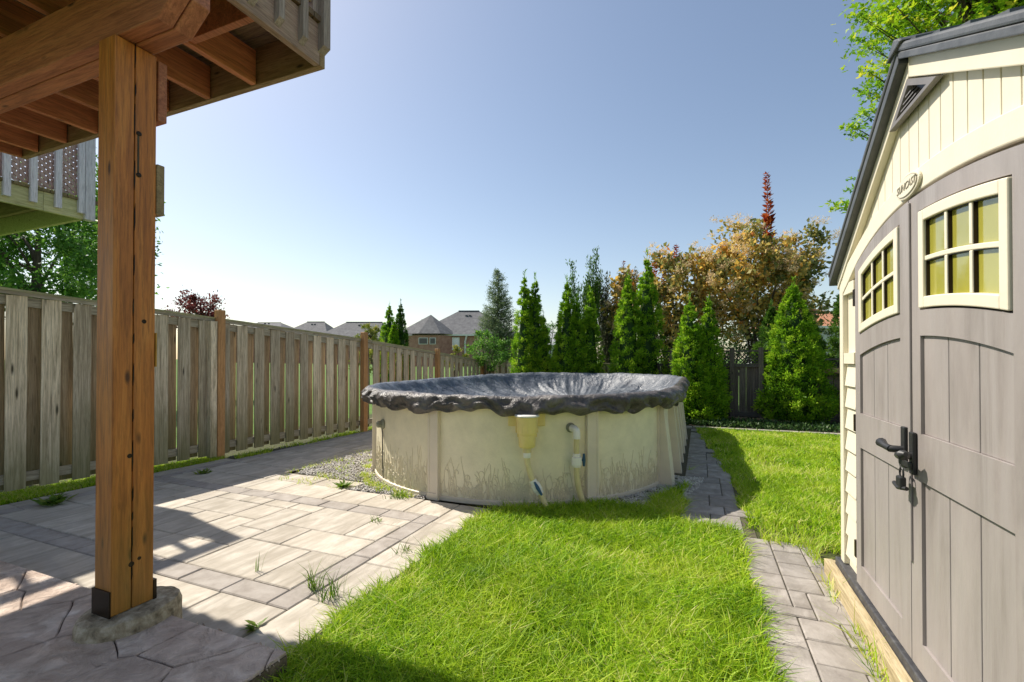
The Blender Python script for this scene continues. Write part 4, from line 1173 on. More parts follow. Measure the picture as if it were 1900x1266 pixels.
# joists, rims, blocking, decking
jx = DXR - .05
k = 0
js = [DXR - .53 - .415 * i for i in range(7)]
for x in js:
    dbx('joist', 'joist', x - .02, x + .02, DY0 + .04, DY1 - .045, 3.0, 3.21)
dbx('rim_board', 'rim_x', DXL, DXR, DY1 - .04, DY1, 3.0, 3.235)
dbx('rim_board', 'rim', DXR - .04, DXR, DY0, DY1 - .042, 3.0, 3.235)
dbx('rim_board', 'joist', DXL, DXL + .04, DY0, DY1 - .042, 3.0, 3.235)
dbx('blocking', 'joist', js[0] + .022, DXR - .042, 1.64, 1.68, 3.012, 3.21)
dbx('blocking', 'joist', js[2] + .022, js[1] - .022, 1.45, 1.49, 3.012, 3.21)
y = DY0
while y < DY1 - .02:
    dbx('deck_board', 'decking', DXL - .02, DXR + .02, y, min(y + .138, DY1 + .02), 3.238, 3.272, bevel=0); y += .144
# railing of 2x2 balusters fixed outside the rim
def sniped(x, y, z0, z1, w=.036, dirx=1, diry=0):
    mb = MB(); h = w / 2
    a = .03
    pts = []
    for (sx, sy) in ((-h, -h), (h, -h), (h, h), (-h, h)):
        inner = (sx * dirx + sy * diry) < 0
        pts.append((x + sx - DO.x, y + sy - DO.y, z0 + (0 if inner else a)))
    for (sx, sy) in ((-h, -h), (h, -h), (h, h), (-h, h)): pts.append((x + sx - DO.x, y + sy - DO.y, z1))
    mb.quadbox(pts); return mb.build('baluster', M['baluster'], deck)
y = 1.92
while y > -1.5:
    sniped(DXR + .0195, y, 3.035, 4.12); y -= .155
sniped(DXR + .0195, DY1 - .03, 3.07, 4.12, .05)
x = DXR - .13
while x > DXL:
    sniped(x, DY1 + .0195, 3.035, 4.12, dirx=0, diry=1); x -= .155
dbx('top_rail', 'rim', DXR - .06, DXR + .05, DY0, DY1 + .05, 4.12, 4.155)
dbx('top_rail', 'rim', DXL, DXR - .062, DY1 - .06, DY1 + .05, 4.12, 4.155)
dbx('bottom_rail', 'rim', DXR - .042, DXR - .002, DY0, DY1 - .1, 3.33, 3.42)
dbx('bottom_rail', 'rim', DXL, DXR - .1, DY1 - .042, DY1 - .002, 3.33, 3.42)
dbx('corner_post', 'baluster', DXR - .09, DXR - .001, DY1 - .09, DY1 - .001, 3.275, 4.12)
# footing under the post
ft = MB(); nf = 40; prof = [(.0, -.05), (1.04, -.05), (1.03, .06), (1.0, .13), (.955, .158), (.8, .168)]
cx, cy = -2.44, 1.33
for (r, z) in prof[1:]:
    for k in range(nf):
        a = 2 * PI * k / nf
        w_ = 1 + .035 * noise.noise(Vector((math.cos(a) * 3, math.sin(a) * 3, z * 22)))
        ft.v.append((r * w_ * .165 * math.cos(a), r * w_ * .20 * math.sin(a), z + .006 * noise.noise(Vector((a * 3, z * 10, 1)))))
np_ = len(prof) - 1
for i in range(np_ - 1):
    for k in range(nf):
        a = i * nf + k; b = i * nf + (k + 1) % nf; ft.f.append((a, b, b + nf, a + nf))
ft.f.append(tuple((np_ - 1) * nf + k for k in range(nf)))
fo = ft.build('concrete_footing', M['footing'], None, True, loc=(cx, cy, 0)); tag(fo, 'rough round concrete footing under the brown deck post', 'footing')

# ------------------------------------------------------------------ the neighbour's deck
NX, NY, NZ = -6.42, 3.02, 2.86
nd = thing('raised_deck', "neighbour's deck with pale balusters and lattice beyond the left fence", 'deck', (NX, NY, 0))
def nb(name, mat, x0, x1, y0, y1, z0, z1, bevel=0): return MB().box(x0, x1, y0, y1, z0, z1).build(name, M[mat], nd, bevel=bevel)
for i, (a, b) in enumerate(((-.36, 0), (-.74, -.363), (-1.25, -.743), (-3.6, -1.253))):
    nb('rim_board', 'nb_rim', -.04, 0 - .001 * (i % 2), a, b, 0 + NZ, NZ + .2)
nb('rim_board', 'nb_rim', -3.4, -.042, -.04, 0, NZ, NZ + .2)
for i in range(8): nb('joist', 'nb_joist', -3.4, -.042, -.42 - i * .38, -.38 - i * .38, NZ + .01, NZ + .19)
yy = -3.6
while yy < 0: nb('deck_board', 'nb_joist', -3.4, .02, yy, yy + .137, NZ + .202, NZ + .235); yy += .143
for i in range(16):
    y_ = -.05 - i * .20
    MB().box(.001, .04, y_ - .027, y_ + .027, NZ + .06, NZ + 1.24).build('baluster', M['nb_baluster'], nd)
nb('corner_post', 'nb_baluster', -.05, .046, -.02, .07, NZ + .0, NZ + 1.28)
nb('top_rail', 'nb_baluster', -.07, .05, -3.6, .07, NZ + 1.24, NZ + 1.275)
nb('top_rail', 'nb_baluster', -3.4, -.072, -.04, .05, NZ + 1.24, NZ + 1.275)
lt_ = MB(); H = .66; z0 = NZ + .25; k = -3.6 - H
while k < 0:
    for sgn in (1, -1):
        for_ = [(k, z0), (k + H, z0 + H)] if sgn > 0 else [(k + H, z0), (k, z0 + H)]
        (a, za), (b, zb) = for_
        # clip to [-3.6, 0]
        def cl(p, q, lim, lo):
            return p
        t0, t1 = 0., 1.
        d = b - a
        for lim, s in ((-3.6, 1), (-.01, -1)):
            fa, fb = s * (a - lim), s * (b - lim)
            if fa < 0 and fb < 0: t0 = 2
            elif fa < 0: t0 = max(t0, fa / (fa - fb))
            elif fb < 0: t1 = min(t1, fa / (fa - fb))
        if t0 < t1:
            A_ = (a + d * t0, za + H * t0); B_ = (a + d * t1, za + H * t1); w = .0245; xx = -.030 if sgn > 0 else -.022
            lt_.quadbox([(xx, A_[0] - w, A_[1]), (xx + .007, A_[0] - w, A_[1]), (xx + .007, A_[0] + w, A_[1]), (xx, A_[0] + w, A_[1]),
                         (xx, B_[0] - w, B_[1]), (xx + .007, B_[0] - w, B_[1]), (xx + .007, B_[0] + w, B_[1]), (xx, B_[0] + w, B_[1])])
    k += .066
tag(lt_.build('lattice', M['lattice'], nd), kind='stuff')
nb('support_post', 'nb_joist', -2.6, -2.46, -1.2, -1.06, -.03, NZ)

# ------------------------------------------------------------------ vegetation
def trunk_mesh(pts_r, name='trunk', mat='bark'):
    mb = MB()
    for pts, r0, r1 in pts_r: mb.tube(pts, r0, 7, True, r_end=r1)
    return mb.mesh(name, M[mat], True)
def cedar(px, Z, H, Rr, tips, label, seed, mat='cedar', group='cedars along the back fence', dens=1.0, x_off=0):
    r = np.random.default_rng(seed); b = gr(px, Z)
    t = thing('cedar_tree', label, 'cedar', b, rnd.uniform(0, 6), group)
    link('trunk', trunk_mesh([([(0, 0, -.05), (0, 0, H * .8)], .05, .012)]), t)
    Ps, Ds, Ls, Ws, Ts = [], [], [], [], []
    core = MB()
    yaw = R(YAW) - t.rotation_euler.z
    for (ox, hh, rr) in tips:   # ox sideways offset (in view), height and radius factors
        h = H * hh; rad = Rr * rr
        cxx, cyy = ox * Rr * math.cos(yaw), ox * Rr * math.sin(yaw)
        m_ = int(430 * dens * rr * hh); per = 15; n = m_ * per
        zt = h * (1 - r.beta(1.25, 1.0, m_)); at_ = r.uniform(0, 2 * PI, m_)
        u = zt / h
        prof = (np.clip(1 - u ** 2.1, 0, 1) ** .95) * (.80 + .2 * np.minimum(1, u * 5))
        lump = np.array([noise.noise(Vector((math.cos(x) * 1.8 + seed, math.sin(x) * 1.8 + ox * 3, zz * 3.0))) + .6 * noise.noise(Vector((math.cos(x) * 4 + seed, math.sin(x) * 4, zz * 7.0))) for x, zz in zip(at_, zt)])
        sc_ = np.clip(.25 + .75 * prof, .25, 1)[:, None]
        rt_ = rad * prof * (1.12 + .26 * lump + r.uniform(-.10, .10, m_))
        out = np.stack([np.cos(at_), np.sin(at_), np.zeros(m_)], 1)
        Ct = out * rt_[:, None]; Ct[:, 0] += cxx; Ct[:, 1] += cyy; Ct[:, 2] = np.maximum(zt, .03)
        td = unit(out * .9 + [0, 0, .75] + r.normal(0, .25, (m_, 3))); tt0 = np.clip(r.normal(.5, .16, m_) + .35 * lump, 0, 1)
        I = np.repeat(np.arange(m_), per)
        for f in range(3):
            al = r.uniform(-.03, .085, n)[:, None] * sc_[I]
            sp = r.normal(0, .028, (n, 3)) * sc_[I]
            P = Ct[I] + td[I] * al + sp
            D = unit(td[I] * r.uniform(.5, 1.0, (n, 1)) + sp * 14 + r.normal(0, .28, (n, 3)))
            Ps.append(P); Ds.append(D); Ls.append(r.uniform(.035, .075, n)); Ws.append(r.uniform(.014, .026, n)); Ts.append(np.clip(tt0[I] + r.normal(0, .16, n), 0, 1))
        # wispy leader
        nl = 40; zz = h * r.uniform(.90, 1.06, nl); Pl = np.stack([cxx + r.normal(0, .012, nl), cyy + r.normal(0, .012, nl), zz], 1)
        Ps.append(Pl); Ds.append(unit(r.normal(0, .35, (nl, 3)) + [0, 0, 1])); Ls.append(r.uniform(.06, .14, nl)); Ws.append(r.uniform(.012, .022, nl)); Ts.append(r.uniform(.2, .8, nl))
        # solid core, its dark green stands for shade inside the crown
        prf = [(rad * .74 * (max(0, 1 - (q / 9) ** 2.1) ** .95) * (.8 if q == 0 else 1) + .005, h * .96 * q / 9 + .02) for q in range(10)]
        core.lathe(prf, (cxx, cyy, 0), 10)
    me = leaves_mesh('crown', np.concatenate(Ps), np.concatenate(Ds), np.concatenate(Ls), np.concatenate(Ws), np.concatenate(Ts), M[mat], .2, seed=seed)
    link('crown', me, t)
    link('shade_core', core.mesh('shade_core', M['cedar_dark'], True), t)
    return t
def hgt(py, Z): return 1.3 + (665 - py) / 860 * Z
def rad(px_w, Z): return px_w / 2 / 860 * Z
cedar(985, 11.3, hgt(518, 11.3), rad(46, 11.3), [(-.5, 1.0, .85), (.35, .98, .8), (1.0, .70, .7)], 'twin-tipped tall cedar, leftmost behind the pool', 101)
cedar(1055, 11.0, hgt(528, 11.0), rad(44, 11), [(-.1, 1.0, 1.0), (-.7, .62, .7)], 'tall cedar second from the left behind the pool', 102)
cedar(1083, 10.9, hgt(545, 10.9), rad(50, 10.9), [(-.5, .93, .7), (.5, 1.0, .75)], 'double-tipped cedar third from the left behind the pool', 103)
cedar(1166, 10.5, hgt(518, 10.5), rad(52, 10.5), [(0, 1.0, 1.05)], 'bright green pointed cedar, left one of the middle pair', 104)
cedar(1200, 10.6, hgt(484, 10.6), rad(54, 10.6), [(0, 1.0, 1.05)], 'tallest slender cedar, right one of the middle pair', 105)
cedar(1296, 9.6, hgt(562, 9.6), rad(78, 9.6), [(-.42, 1.0, .66), (.48, .99, .62), (0, .58, .95)], 'bushy twin-tipped cedar at the right end of the pool', 106, dens=1.3)
cedar(1472, 9.3, hgt(530, 9.3), rad(104, 9.3), [(0, 1.0, .82), (.1, .72, 1.05)], 'broadest bright green cedar before the dark fence', 107, dens=1.7)
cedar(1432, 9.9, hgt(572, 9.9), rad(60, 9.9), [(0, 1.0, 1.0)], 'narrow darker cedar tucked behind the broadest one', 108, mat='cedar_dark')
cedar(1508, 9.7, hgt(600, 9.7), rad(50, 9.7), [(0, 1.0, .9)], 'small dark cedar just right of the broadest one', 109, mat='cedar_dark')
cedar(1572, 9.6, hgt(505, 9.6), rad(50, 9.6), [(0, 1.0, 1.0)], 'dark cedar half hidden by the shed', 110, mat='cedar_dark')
cedar(722, 17.5, hgt(570, 17.5), rad(34, 17.5), [(0, 1, 1.0)], 'left of the two far cedars over the left fence', 111, group='far cedars beyond the left fence')
cedar(743, 17.2, hgt(566, 17.2), rad(30, 17.2), [(0, 1, 1.0)], 'right of the two far cedars over the left fence', 112, mat='cedar_dark', group='far cedars beyond the left fence')
cedar(731, 16.9, hgt(600, 16.9), rad(26, 16.9), [(0, 1, 1.0)], 'shorter bright cedar in front of the two far ones', 113, group='far cedars beyond the left fence')

def spruce(px, Z, H, Rb, label, seed):
    r = np.random.default_rng(seed); b = gr(px, Z); t = thing('spruce_tree', label, 'spruce', b)
    link('trunk', trunk_mesh([([(0, 0, -.05), (0, 0, H * .98)], .07, .008)]), t)
    P, D, Ln, W = [], [], [], []; br = MB()
    z = .35
    while z < H * .985:
        u = z / H; nb_ = 9 if u < .8 else 6
        for k in range(nb_):
            a = r.uniform(0, 2 * PI); l = Rb * (1 - u) ** .8 * r.uniform(.75, 1.12) + .05
            d = np.array([math.cos(a), math.sin(a), 0]); n = max(4, int(l / .035))
            tt = np.linspace(.1, 1, n)
            pts = np.array([0, 0, z]) + d * (l * tt)[:, None] + np.array([0, 0, 1]) * (l * (-.15 * tt + .38 * tt ** 2.2))[:, None]
            br.tube([tuple(pts[0]), tuple(pts[n // 2]), tuple(pts[-1])], .008, 4, False, r_end=.003)
            for q in range(9):
                P.append(pts + r.normal(0, .028, (n, 3))); D.append(unit(d * .7 + r.normal(0, .75, (n, 3)))); Ln.append(r.uniform(.04, .085, n)); W.append(np.full(n, .014))
        z += .085
    P = np.concatenate(P); D = np.concatenate(D); Ln = np.concatenate(Ln); W = np.concatenate(W)
    link('crown', leaves_mesh('crown', P, D, Ln, W, r.uniform(0, 1, len(P)), M['spruce'], .1, seed=seed), t)
    link('branches', br.mesh('branches', M['bark']), t); return t
spruce(924, 14.0, hgt(498, 14), 1.0, 'grey-green spruce with a bare spiky top beside the brick house', 201)

def bushy(name, cat, c, base, size, label, seed, mat, n=6000, lsize=.09, clumps=60, group=None, trunk=True, hollow=.55, wr=.5, up=.2, stems=7, lightness=0.0, sparse=0.0, mat2=None, frac2=0):
    """leafy crown: clumps of leaves spread through an ellipsoid volume on limbs. c: crown centre, size: radii"""
    r = np.random.default_rng(seed); base = Vector(base); c = Vector(c) - base
    t = thing(name, label, cat, base, 0, group)
    dirs = unit(r.normal(size=(clumps, 3))); rr = r.uniform(hollow, 1.0, (clumps, 1)) ** .6
    C = np.array(c) + dirs * rr * np.array(size) * (1 + .15 * r.normal(size=(clumps, 1)))
    cs = r.uniform(.10, .24, clumps) * max(size) * (1 - sparse * .4)
    idx = r.integers(0, clumps, n)
    P = C[idx] + r.normal(0, 1, (n, 3)) * (cs[idx] * .62)[:, None]
    zmin = .03
    P[:, 2] = np.maximum(P[:, 2], zmin)
    D = unit(r.normal(0, 1, (n, 3)) + np.array([0, 0, up]) + .5 * unit(P - np.array(c)))
    tint = np.clip(r.normal(.45, .2, n) + r.uniform(-.28, .28, clumps)[idx] + lightness, 0, 1)
    ln = r.uniform(.6, 1.2, n) * lsize
    k = r.random(n) < frac2
    link('crown', leaves_mesh('crown', P[~k], D[~k], ln[~k], ln[~k] * wr, tint[~k], M[mat], .2, seed=seed), t)
    if mat2: link('flower_clusters' if 'puff' in mat2 else 'young_leaves', leaves_mesh('young_leaves', P[k], D[k], ln[k], ln[k] * wr, tint[k], M[mat2], .2, seed=seed), t)
    if trunk:
        mb = MB(); cc_ = Vector(c)
        h0 = max(.1, cc_.z - size[2] * .6)
        if trunk == 'multi':
            for i in range(stems):
                tgt = Vector(C[r.integers(0, clumps)]); b0 = Vector((r.normal(0, .08), r.normal(0, .08), -.05))
                mb.tube(bez(b0, b0 + Vector((0, 0, h0)), tgt.lerp(b0, .35) + Vector((0, 0, .3)), tgt, 8), .03, 6, True, r_end=.006)
        else:
            mb.tube([(0, 0, -.05), (0.02, 0, h0 * .5), (c.x * .6, c.y * .6, h0), (c.x, c.y, cc_.z + size[2] * .4)], [.14, .11, .09, .03], 8)
            for i in range(stems * 2):
                tgt = Vector(C[r.integers(0, clumps)]); z_ = r.uniform(h0 * .8, cc_.z)
                b0 = Vector((c.x * .8, c.y * .8, z_))
                mb.tube([b0, b0.lerp(tgt, .5) + Vector((0, 0, .12)), tgt], .035, 6, True, r_end=.006)
        link('trunk', mb.mesh('trunk', M['bark'], True), t)
    return t, C, t
# maple behind the shed
def maple_leaf_mesh(name, P, D, s, tint, mat, seed):
    """three-lobed leaves: a centre rhomb and two side rhombs"""
    r = np.random.default_rng(seed); nrm = r.normal(0, .5, (len(P), 3)) + [0, 0, 1]
    S = unit(np.cross(D, nrm))
    PP = np.concatenate([P, P, P]); DD = np.concatenate([D, unit(D * .45 + S), unit(D * .45 - S)])
    LL = np.concatenate([s, s * .8, s * .8]); NN = np.concatenate([nrm] * 3)
    return leaves_mesh(name, PP, DD, LL, LL * .48, np.concatenate([tint] * 3), mat, .1, nrm=NN, seed=seed)
def maple():
    r = np.random.default_rng(301); base = gr(1815, 7.4)
    t = thing('maple_tree', 'large bright green maple rising behind the shed', 'maple', base)
    bs_ = np.array(base)
    C = []
    for k in range(230):
        px = r.uniform(1650, 2150); py = r.uniform(-330, 150); Z = r.uniform(6.0, 9.0)
        if px < 1720 and py > 60: continue
        C.append((at(px, py, Z), .30))
    for (px, py) in ((1595, 22), (1610, 35), (1640, 30), (1625, 85), (1660, 70), (1615, 85), (1650, 120), (1615, 130), (1630, 140), (1610, 165), (1640, 160), (1620, 205), (1605, 210), (1590, 235), (1605, 245), (1582, 240), (1625, 180), (1600, 325), (1590, 350), (1563, 383), (1585, 385), (1550, 382), (1660, 10), (1700, 20), (1680, 60), (1720, 45), (1690, -30), (1650, -40)):
        C.append((at(px, py, r.uniform(6.8, 7.3)), .085 if px < 1630 else .15))
    mb = MB(); top = at(1815, -150, 7.4) - base
    mb.tube([(0, 0, -.05), (.02, .02, 1.6), (0, 0, 3.4), tuple(top)], [.16, .13, .11, .03], 9)
    Ps, Ds, S_, T_ = [], [], [], []
    for i, (c, cr_) in enumerate(C):
        cl = np.array(c - base); n = int(110 * (cr_ / .25) ** 1.6) + (4 if cr_ < .1 else 20)
        P = cl + np.clip(r.normal(0, 1, (n, 3)), -1.9, 1.9) * cr_ * np.array([1, 1, .55]); Ps.append(P)
        Ds.append(unit(r.normal(0, .8, (n, 3)) + [-.2, -.3, -.25])); S_.append(r.uniform(.05, .09 if cr_ < .2 else .12, n)); T_.append(np.clip(r.normal(.5, .2, n) + r.uniform(-.3, .25), 0, 1))
        s0 = Vector((0, 0, max(2.3, cl[2] - 1.2))); 
        mb.tube([s0, s0.lerp(Vector(cl), .5) + Vector((0, 0, .18)), tuple(cl)], .022, 5, False, r_end=.004)
    link('crown', maple_leaf_mesh('crown', np.concatenate(Ps), np.concatenate(Ds), np.concatenate(S_), np.concatenate(T_), M['maple'], 5), t)
    link('trunk', mb.mesh('trunk', M['bark'], True), t)
maple()
# trees beyond the left fence
bushy('leafy_tree', 'tree', at(70, 470, 9.2), gr(60, 9.2), (1.35, 1.1, 1.2), 'dense mid-green leafy tree over the left fence', 302, 'leaf_mid', 11000, .12, 80, wr=.42, stems=6)
bushy('leafy_tree', 'tree', at(-60, 440, 11), gr(-40, 11), (2.6, 1.2, 1.9), 'darker blue-green tree behind the left fence at the picture edge', 303, 'leaf_dark', 11000, .10, 90, wr=.4)
bushy('leafy_tree', 'tree', at(190, 420, 12.5), gr(195, 12.5), (1.15, 1.1, 2.4), 'tall airy light green tree seen left and right of the brown post', 304, 'leaf_mid', 9000, .13, 110, wr=.45, hollow=.2, sparse=.6, lightness=.1)
bushy('red_leaf_tree', 'tree', at(372, 590, 15), gr(372, 15), (1.0, .8, .75), 'small red-leaved tree top showing over the left fence', 305, 'leaf_red', 5200, .09, 46, sparse=.5, hollow=.3)
bushy('leafy_tree', 'tree', at(680, 625, 19), gr(680, 19), (.55, .5, .55), 'pale green young tree left of the far cedars', 306, 'leaf_yellow', 2200, .09, 30, sparse=.4, hollow=.2)
bushy('shrub', 'shrub', at(905, 650, 12.8), gr(905, 12.8), (.62, .5, .55), 'light green shrub at the foot of the spruce', 307, 'leaf_mid', 3200, .07, 34, trunk='multi')
bushy('shrub', 'shrub', at(845, 662, 13.6), gr(845, 13.6), (.42, .4, .32), 'yellow-green shrub below the brick house windows', 308, 'leaf_yellow', 800, .07, 16, trunk='multi')
bushy('shrub', 'shrub', at(1022, 640, 12.6), gr(1022, 12.6), (.42, .4, .6), 'loose light green shrub between the first two cedars', 309, 'leaf_mid', 1600, .06, 24, trunk='multi', sparse=.3)
bushy('shrub', 'shrub', at(700, 668, 14), gr(700, 14), (.7, .4, .45), 'yellowish leafy hedge glimpsed through the far left fence', 310, 'leaf_yellow', 1800, .08, 24, trunk='multi')
# junipers behind the cedars
def juniper(px, Z, ptop, w, label, seed, mat='leaf_grey'):
    r = np.random.default_rng(seed); b = gr(px, Z); H = hgt(ptop, Z); t = thing('juniper', label, 'juniper', b)
    mb = MB(); Ps, Ds, Ls, Ts = [], [], [], []
    for k in range(16):
        ox = r.normal(0, w * .5); oy = r.normal(0, w * .4); hh = H * r.uniform(.7, 1.0)
        a = Vector((ox * .15, oy * .15, 0)); e = Vector((ox + .12 * r.normal(), oy, hh))
        pts = bez(a, a + Vector((0, 0, hh * .4)), e - Vector((ox * .2, 0, hh * .3)), e, 24)
        mb.tube(pts[::4], .018, 5, False, r_end=.004)
        for p in pts[5:]:
            n = 34; Ps.append(np.array(p) + r.normal(0, .05, (n, 3))); Ds.append(unit(r.normal(0, .45, (n, 3)) + [0, 0, 1])); Ls.append(r.uniform(.05, .12, n)); Ts.append(r.uniform(0, 1, n))
    L_ = np.concatenate(Ls)
    link('crown', leaves_mesh('crown', np.concatenate(Ps), np.concatenate(Ds), L_, L_ * .28, np.concatenate(Ts), M[mat], .1, seed=seed), t)
    link('branches', mb.mesh('branches', M['bark'], True), t)
juniper(1093, 12.6, 462, .32, 'spiky dark juniper rising behind the third cedar', 320, 'cedar_dark')
juniper(1130, 12.8, 510, .5, 'grey-green juniper with tan plumes left of the middle cedars', 321, 'leaf_grey')
# smoke bushes
def smokebush(px, Z, pc_y, rx, rz_, label, seed, spikes, n=5200, puffs=46):
    r = np.random.default_rng(seed); b = gr(px, Z); c = at(px, pc_y, Z)
    t, C, _ = bushy('smoke_bush', 'smoke bush', c, b, (rx, rx * .7, rz_), label, seed, 'smoke_leaf', n, .14, 120, trunk='multi', wr=.62, hollow=.25, sparse=.55, stems=16, lightness=-.05)
    P, D, Ln = [], [], []
    cc0 = np.array(c - b); sel = cc0 + (C[r.integers(0, len(C), puffs)] - cc0) * 1.14 + r.normal(0, .12, (puffs, 3))
    for p in sel:
        m_ = 80; P.append(p + unit(r.normal(0, 1, (m_, 3))) * r.uniform(.02, .15, (m_, 1)) * np.array([1, 1, .75])); D.append(unit(r.normal(0, 1, (m_, 3)) + [0, 0, .4])); Ln.append(r.uniform(.025, .07, m_))
    Ln = np.concatenate(Ln)
    link('plume', leaves_mesh('plume', np.concatenate(P), np.concatenate(D), Ln, Ln * .3, r.uniform(0, 1, len(Ln)), M['smoke_puff'], .1, seed=seed), t)
    for (sx, y0, y1, wpx) in spikes:
        top = at(sx, y0, Z) - b; bot = at(sx + (4 if sx > 1400 else 0), y1, Z) - b; ln_ = (top - bot).length; nn = int(ln_ / .055)
        pp, dd, ll, tt_ = [], [], [], []
        for i in range(nn):
            q = bot.lerp(top, i / nn)
            for s in range(4):
                a = i * 2.4 + s * PI / 2
                pp.append(q); dd.append((math.cos(a), math.sin(a), .55)); ll.append(wpx / 860 * Z * .55 * (1.05 - .55 * i / nn) * r.uniform(.8, 1.15)); tt_.append(r.uniform(.0, 1))
        pp = np.array([tuple(p) for p in pp]); ll = np.array(ll)
        o = link('red_shoot', leaves_mesh('red_shoot', pp, unit(np.array(dd)), ll, ll * .42, np.array(tt_), M['leaf_redvivid'], .2, seed=seed), t)
        MB().tube([bot, top], .010, 5, r_end=.004).build('shoot_stem', M['leaf_redvivid'], o)
    return t
smokebush(1405, 12.0, 520, 1.6, 1.5, 'big smoke bush with tan plumes and one tall red shoot', 401, [(1424, 318, 418, 26), (1424, 400, 480, 40)], 9500, 320)
smokebush(1262, 12.2, 560, .95, 1.25, 'smaller smoke bush with short red tips behind the twin-tipped cedar', 402, [(1256, 452, 486, 20), (1214, 486, 530, 22), (1232, 500, 560, 16)], 4200, 140)
smokebush(1158, 12.4, 560, .40, .8, 'slim smoke bush with a red tip behind the middle cedars', 403, [(1157, 483, 528, 18)], 2000, 45)
smokebush(1462, 12.6, 590, .6, 1.3, 'smoke bush branches reaching right behind the broadest cedar', 404, [], 4200, 90)
bushy('shrub', 'shrub', at(1540, 650, 11.6), gr(1540, 11.6), (.6, .5, .6), 'yellow and tan shrub in front of the orange roof by the shed', 405, 'leaf_yellow', 2200, .07, 34, trunk='multi', sparse=.4, mat2='leaf_dark', frac2=.4)
bushy('shrub', 'shrub', at(1350, 640, 13.0), gr(1350, 13.0), (1.3, .5, .45), 'dark leafy shrub right behind the lattice of the back fence', 406, 'leaf_dark', 5000, .08, 50, trunk='multi')
bushy('shrub', 'shrub', at(1235, 635, 12.9), gr(1235, 12.9), (.6, .5, .5), 'grey-green shrub low between the middle pair and the twin-tipped cedar', 407, 'leaf_grey', 3000, .08, 34, trunk='multi')
# ground cover in the bed
n = 5200; x = rng.uniform(-.6, 4.2, n); y = rng.uniform(9.5, 10.35, n)
P = np.stack([x, y, rng.uniform(0, .10, n)], 1); D = unit(rng.normal(0, 1, (n, 3)) + [0, 0, .8])
tag(link('ground_cover', leaves_mesh('ground_cover', P, D, rng.uniform(.03, .07, n), .03, rng.uniform(0, 1, n), M['cover_plant'], .2)), 'dark low ground cover in the bed before the back fence', 'ground cover', kind='stuff')
# shaded timber edging at the foot of the fence
tag(MB().box(-.9, .9, -.04, .04, 0, .10).build('timber_edging', M['tan_rail'], None, loc=(1.0, 10.42, 0)), 'brown timber laid in the bed at the foot of the dark fence', 'timber')
bpy.data.objects['timber_edging'].rotation_euler = (0, 0, -.13)

# ------------------------------------------------------------------ houses beyond
def hip_house(px0, px1, y_eave, y_ridge, Z, depth, label, rx0=.35, rx1=.65, wall='brick', roof='roof_grey', group=None, drop=6.0, windows=(), eave=.5):
    """front facing the camera; px0/px1 = wall ends"""
    A = gr(px0, Z); B = gr(px1, Z); d = (B - A); w = d.length; ang = math.atan2(d.y, d.x)
    t = thing('house', label, 'house', A, ang, group)
    ze = hgt(y_eave, Z); zr = hgt(y_ridge, Z)
    MB().box(0, w, 0, depth, -2, ze - .25).build('wall', M[wall], t)
    mb = MB(); e = eave
    mb.v = [(-e, -e, ze), (w + e, -e, ze), (w + e, depth + e, ze), (-e, depth + e, ze), (w * rx0, depth * .45, zr), (w * rx1, depth * .45, zr)]
    mb.f = [(0, 1, 5, 4), (1, 2, 5), (2, 3, 4, 5), (3, 0, 4), (3, 2, 1, 0)]
    rf = mb.build('roof', M[roof], t)
    MB().box(-e - .04, w + e + .04, -e - .06, -e - .005, ze - .24, ze + .04).build('fascia', M['white_trim'], t)
    MB().box(w * rx0, w * rx1, depth * .45 - .15, depth * .45 + .15, zr - .05, zr + .12).build('ridge_cap', M[roof], rf)
    for q in (.42, .58):
        xx = w * (rx0 + (rx1 - rx0) * q); MB().box(xx - .2, xx + .2, depth * .33, depth * .33 + .3, zr - (zr - ze) * .28, zr - (zr - ze) * .28 + .45).build('roof_vent', M['dark_glass'], rf)
    for (wx, wy, ww, wh, gl) in windows:      # pixel centre and size
        cx_ = (wx - px0) / (px1 - px0) * w; zc_ = hgt(wy, Z); hw_ = ww / 860 * Z / 2; hh_ = wh / 860 * Z / 2
        mb = MB(); f = .16
        mb.box(cx_ - hw_ - f, cx_ + hw_ + f, -.12, -.004, zc_ + hh_, zc_ + hh_ + f).box(cx_ - hw_ - f, cx_ + hw_ + f, -.14, -.004, zc_ - hh_ - f, zc_ - hh_)
        mb.box(cx_ - hw_ - f, cx_ - hw_, -.12, -.004, zc_ - hh_, zc_ + hh_).box(cx_ + hw_, cx_ + hw_ + f, -.12, -.004, zc_ - hh_, zc_ + hh_).box(cx_ - .05, cx_ + .05, -.09, -.07, zc_ - hh_, zc_ + hh_)
        wf = mb.build('window', M['white_trim'], t)
        MB().box(cx_ - hw_, cx_ + hw_, -.06, -.004, zc_ - hh_, zc_ + hh_).build('pane', M[gl], wf)
    return t, w, ze, zr
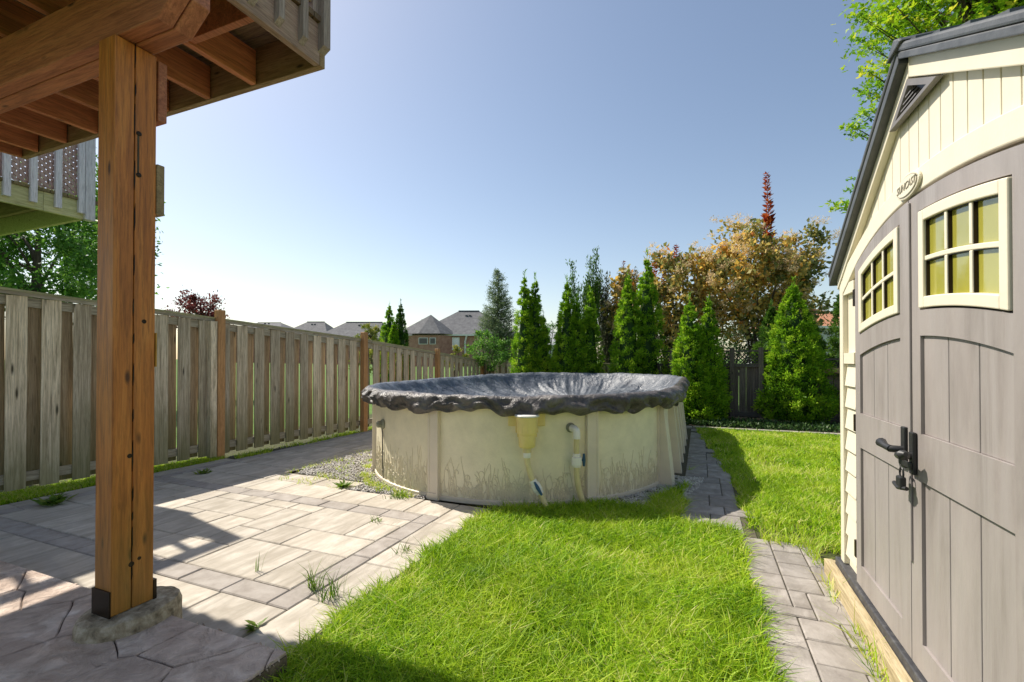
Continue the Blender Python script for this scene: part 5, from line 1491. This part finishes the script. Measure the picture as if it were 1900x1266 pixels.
hA, w, ze, zr = hip_house(772, 960, 621, 571, 78, 13, 'brick house with grey hip roof beyond the left fence', .38, .60, windows=[(788, 634, 14, 10, 'dark_glass'), (807, 635, 8, 14, 'dark_glass'), (842, 638, 18, 20, 'glass')])
MB().tube([(w * .50, -.35, ze - .2), (w * .485, -.12, ze - 1.2), (w * .485, -.12, -1)], .16, 6).build('downspout', M['white_trim'], hA)
# bay in front of the brick house
mb = MB(); bx = w * .30
poly = [(-2.5, -1.2), (w * .07, -2.6), (w * .25, -2.6), (w * .36, 0), (-2.5, 0)]
mb.prism(poly, -2, ze - .25, 'z'); mb.build('bay_wall', M['brick'], hA)
mb = MB(); pe = [(-3.1, -1.5), (w * .06, -3.1), (w * .27, -3.1), (w * .40, .3), (w * .22, 2.5)]
ap = (w * .14, .6, ze + 3.4)
mb.v = [(x, y, ze + .02) for x, y in pe] + [ap]; k = len(pe)
mb.f = [(i, (i + 1) % k, k) for i in range(k)] + [tuple(range(k))]
mb.build('bay_roof', M['roof_grey'], hA)
for i, (cx_, wd_) in enumerate(((w * .10, 1.3), (w * .19, .8))):
    wf = MB().box(cx_ - wd_ / 2 - .1, cx_ + wd_ / 2 + .1, -2.68, -2.605, hgt(640, 78), hgt(628, 78)).build('window', M['white_trim'], hA)
    MB().box(cx_ - wd_ / 2, cx_ + wd_ / 2, -2.70, -2.682, hgt(639, 78), hgt(629, 78)).build('pane', M['dark_glass'], wf)
hip_house(745, 840, 622, 590, 105, 12, 'grey-roofed house just behind the brick house', .3, .6)
hip_house(585, 700, 628, 594, 100, 14, 'dark hip-roofed house right of two beyond the left fence', .33, .95)
hip_house(520, 605, 622, 594, 120, 14, 'grey hip-roofed house showing between two roofs over the left fence', .35, .75)
hip_house(430, 520, 610, 596, 140, 14, 'far low grey roof over the left fence by the orange post', .3, .8)
hip_house(985, 1050, 640, 582, 70, 12, 'pale gabled house glimpsed between the first two cedars', .1, .3, wall='pale_wall', roof='pale_wall')
hip_house(1490, 1650, 606, 566, 50, 12, 'orange-roofed house between the smoke bush and the shed', .18, .6, wall='pale_wall', roof='roof_orange')
bpy.context.view_layer.update()
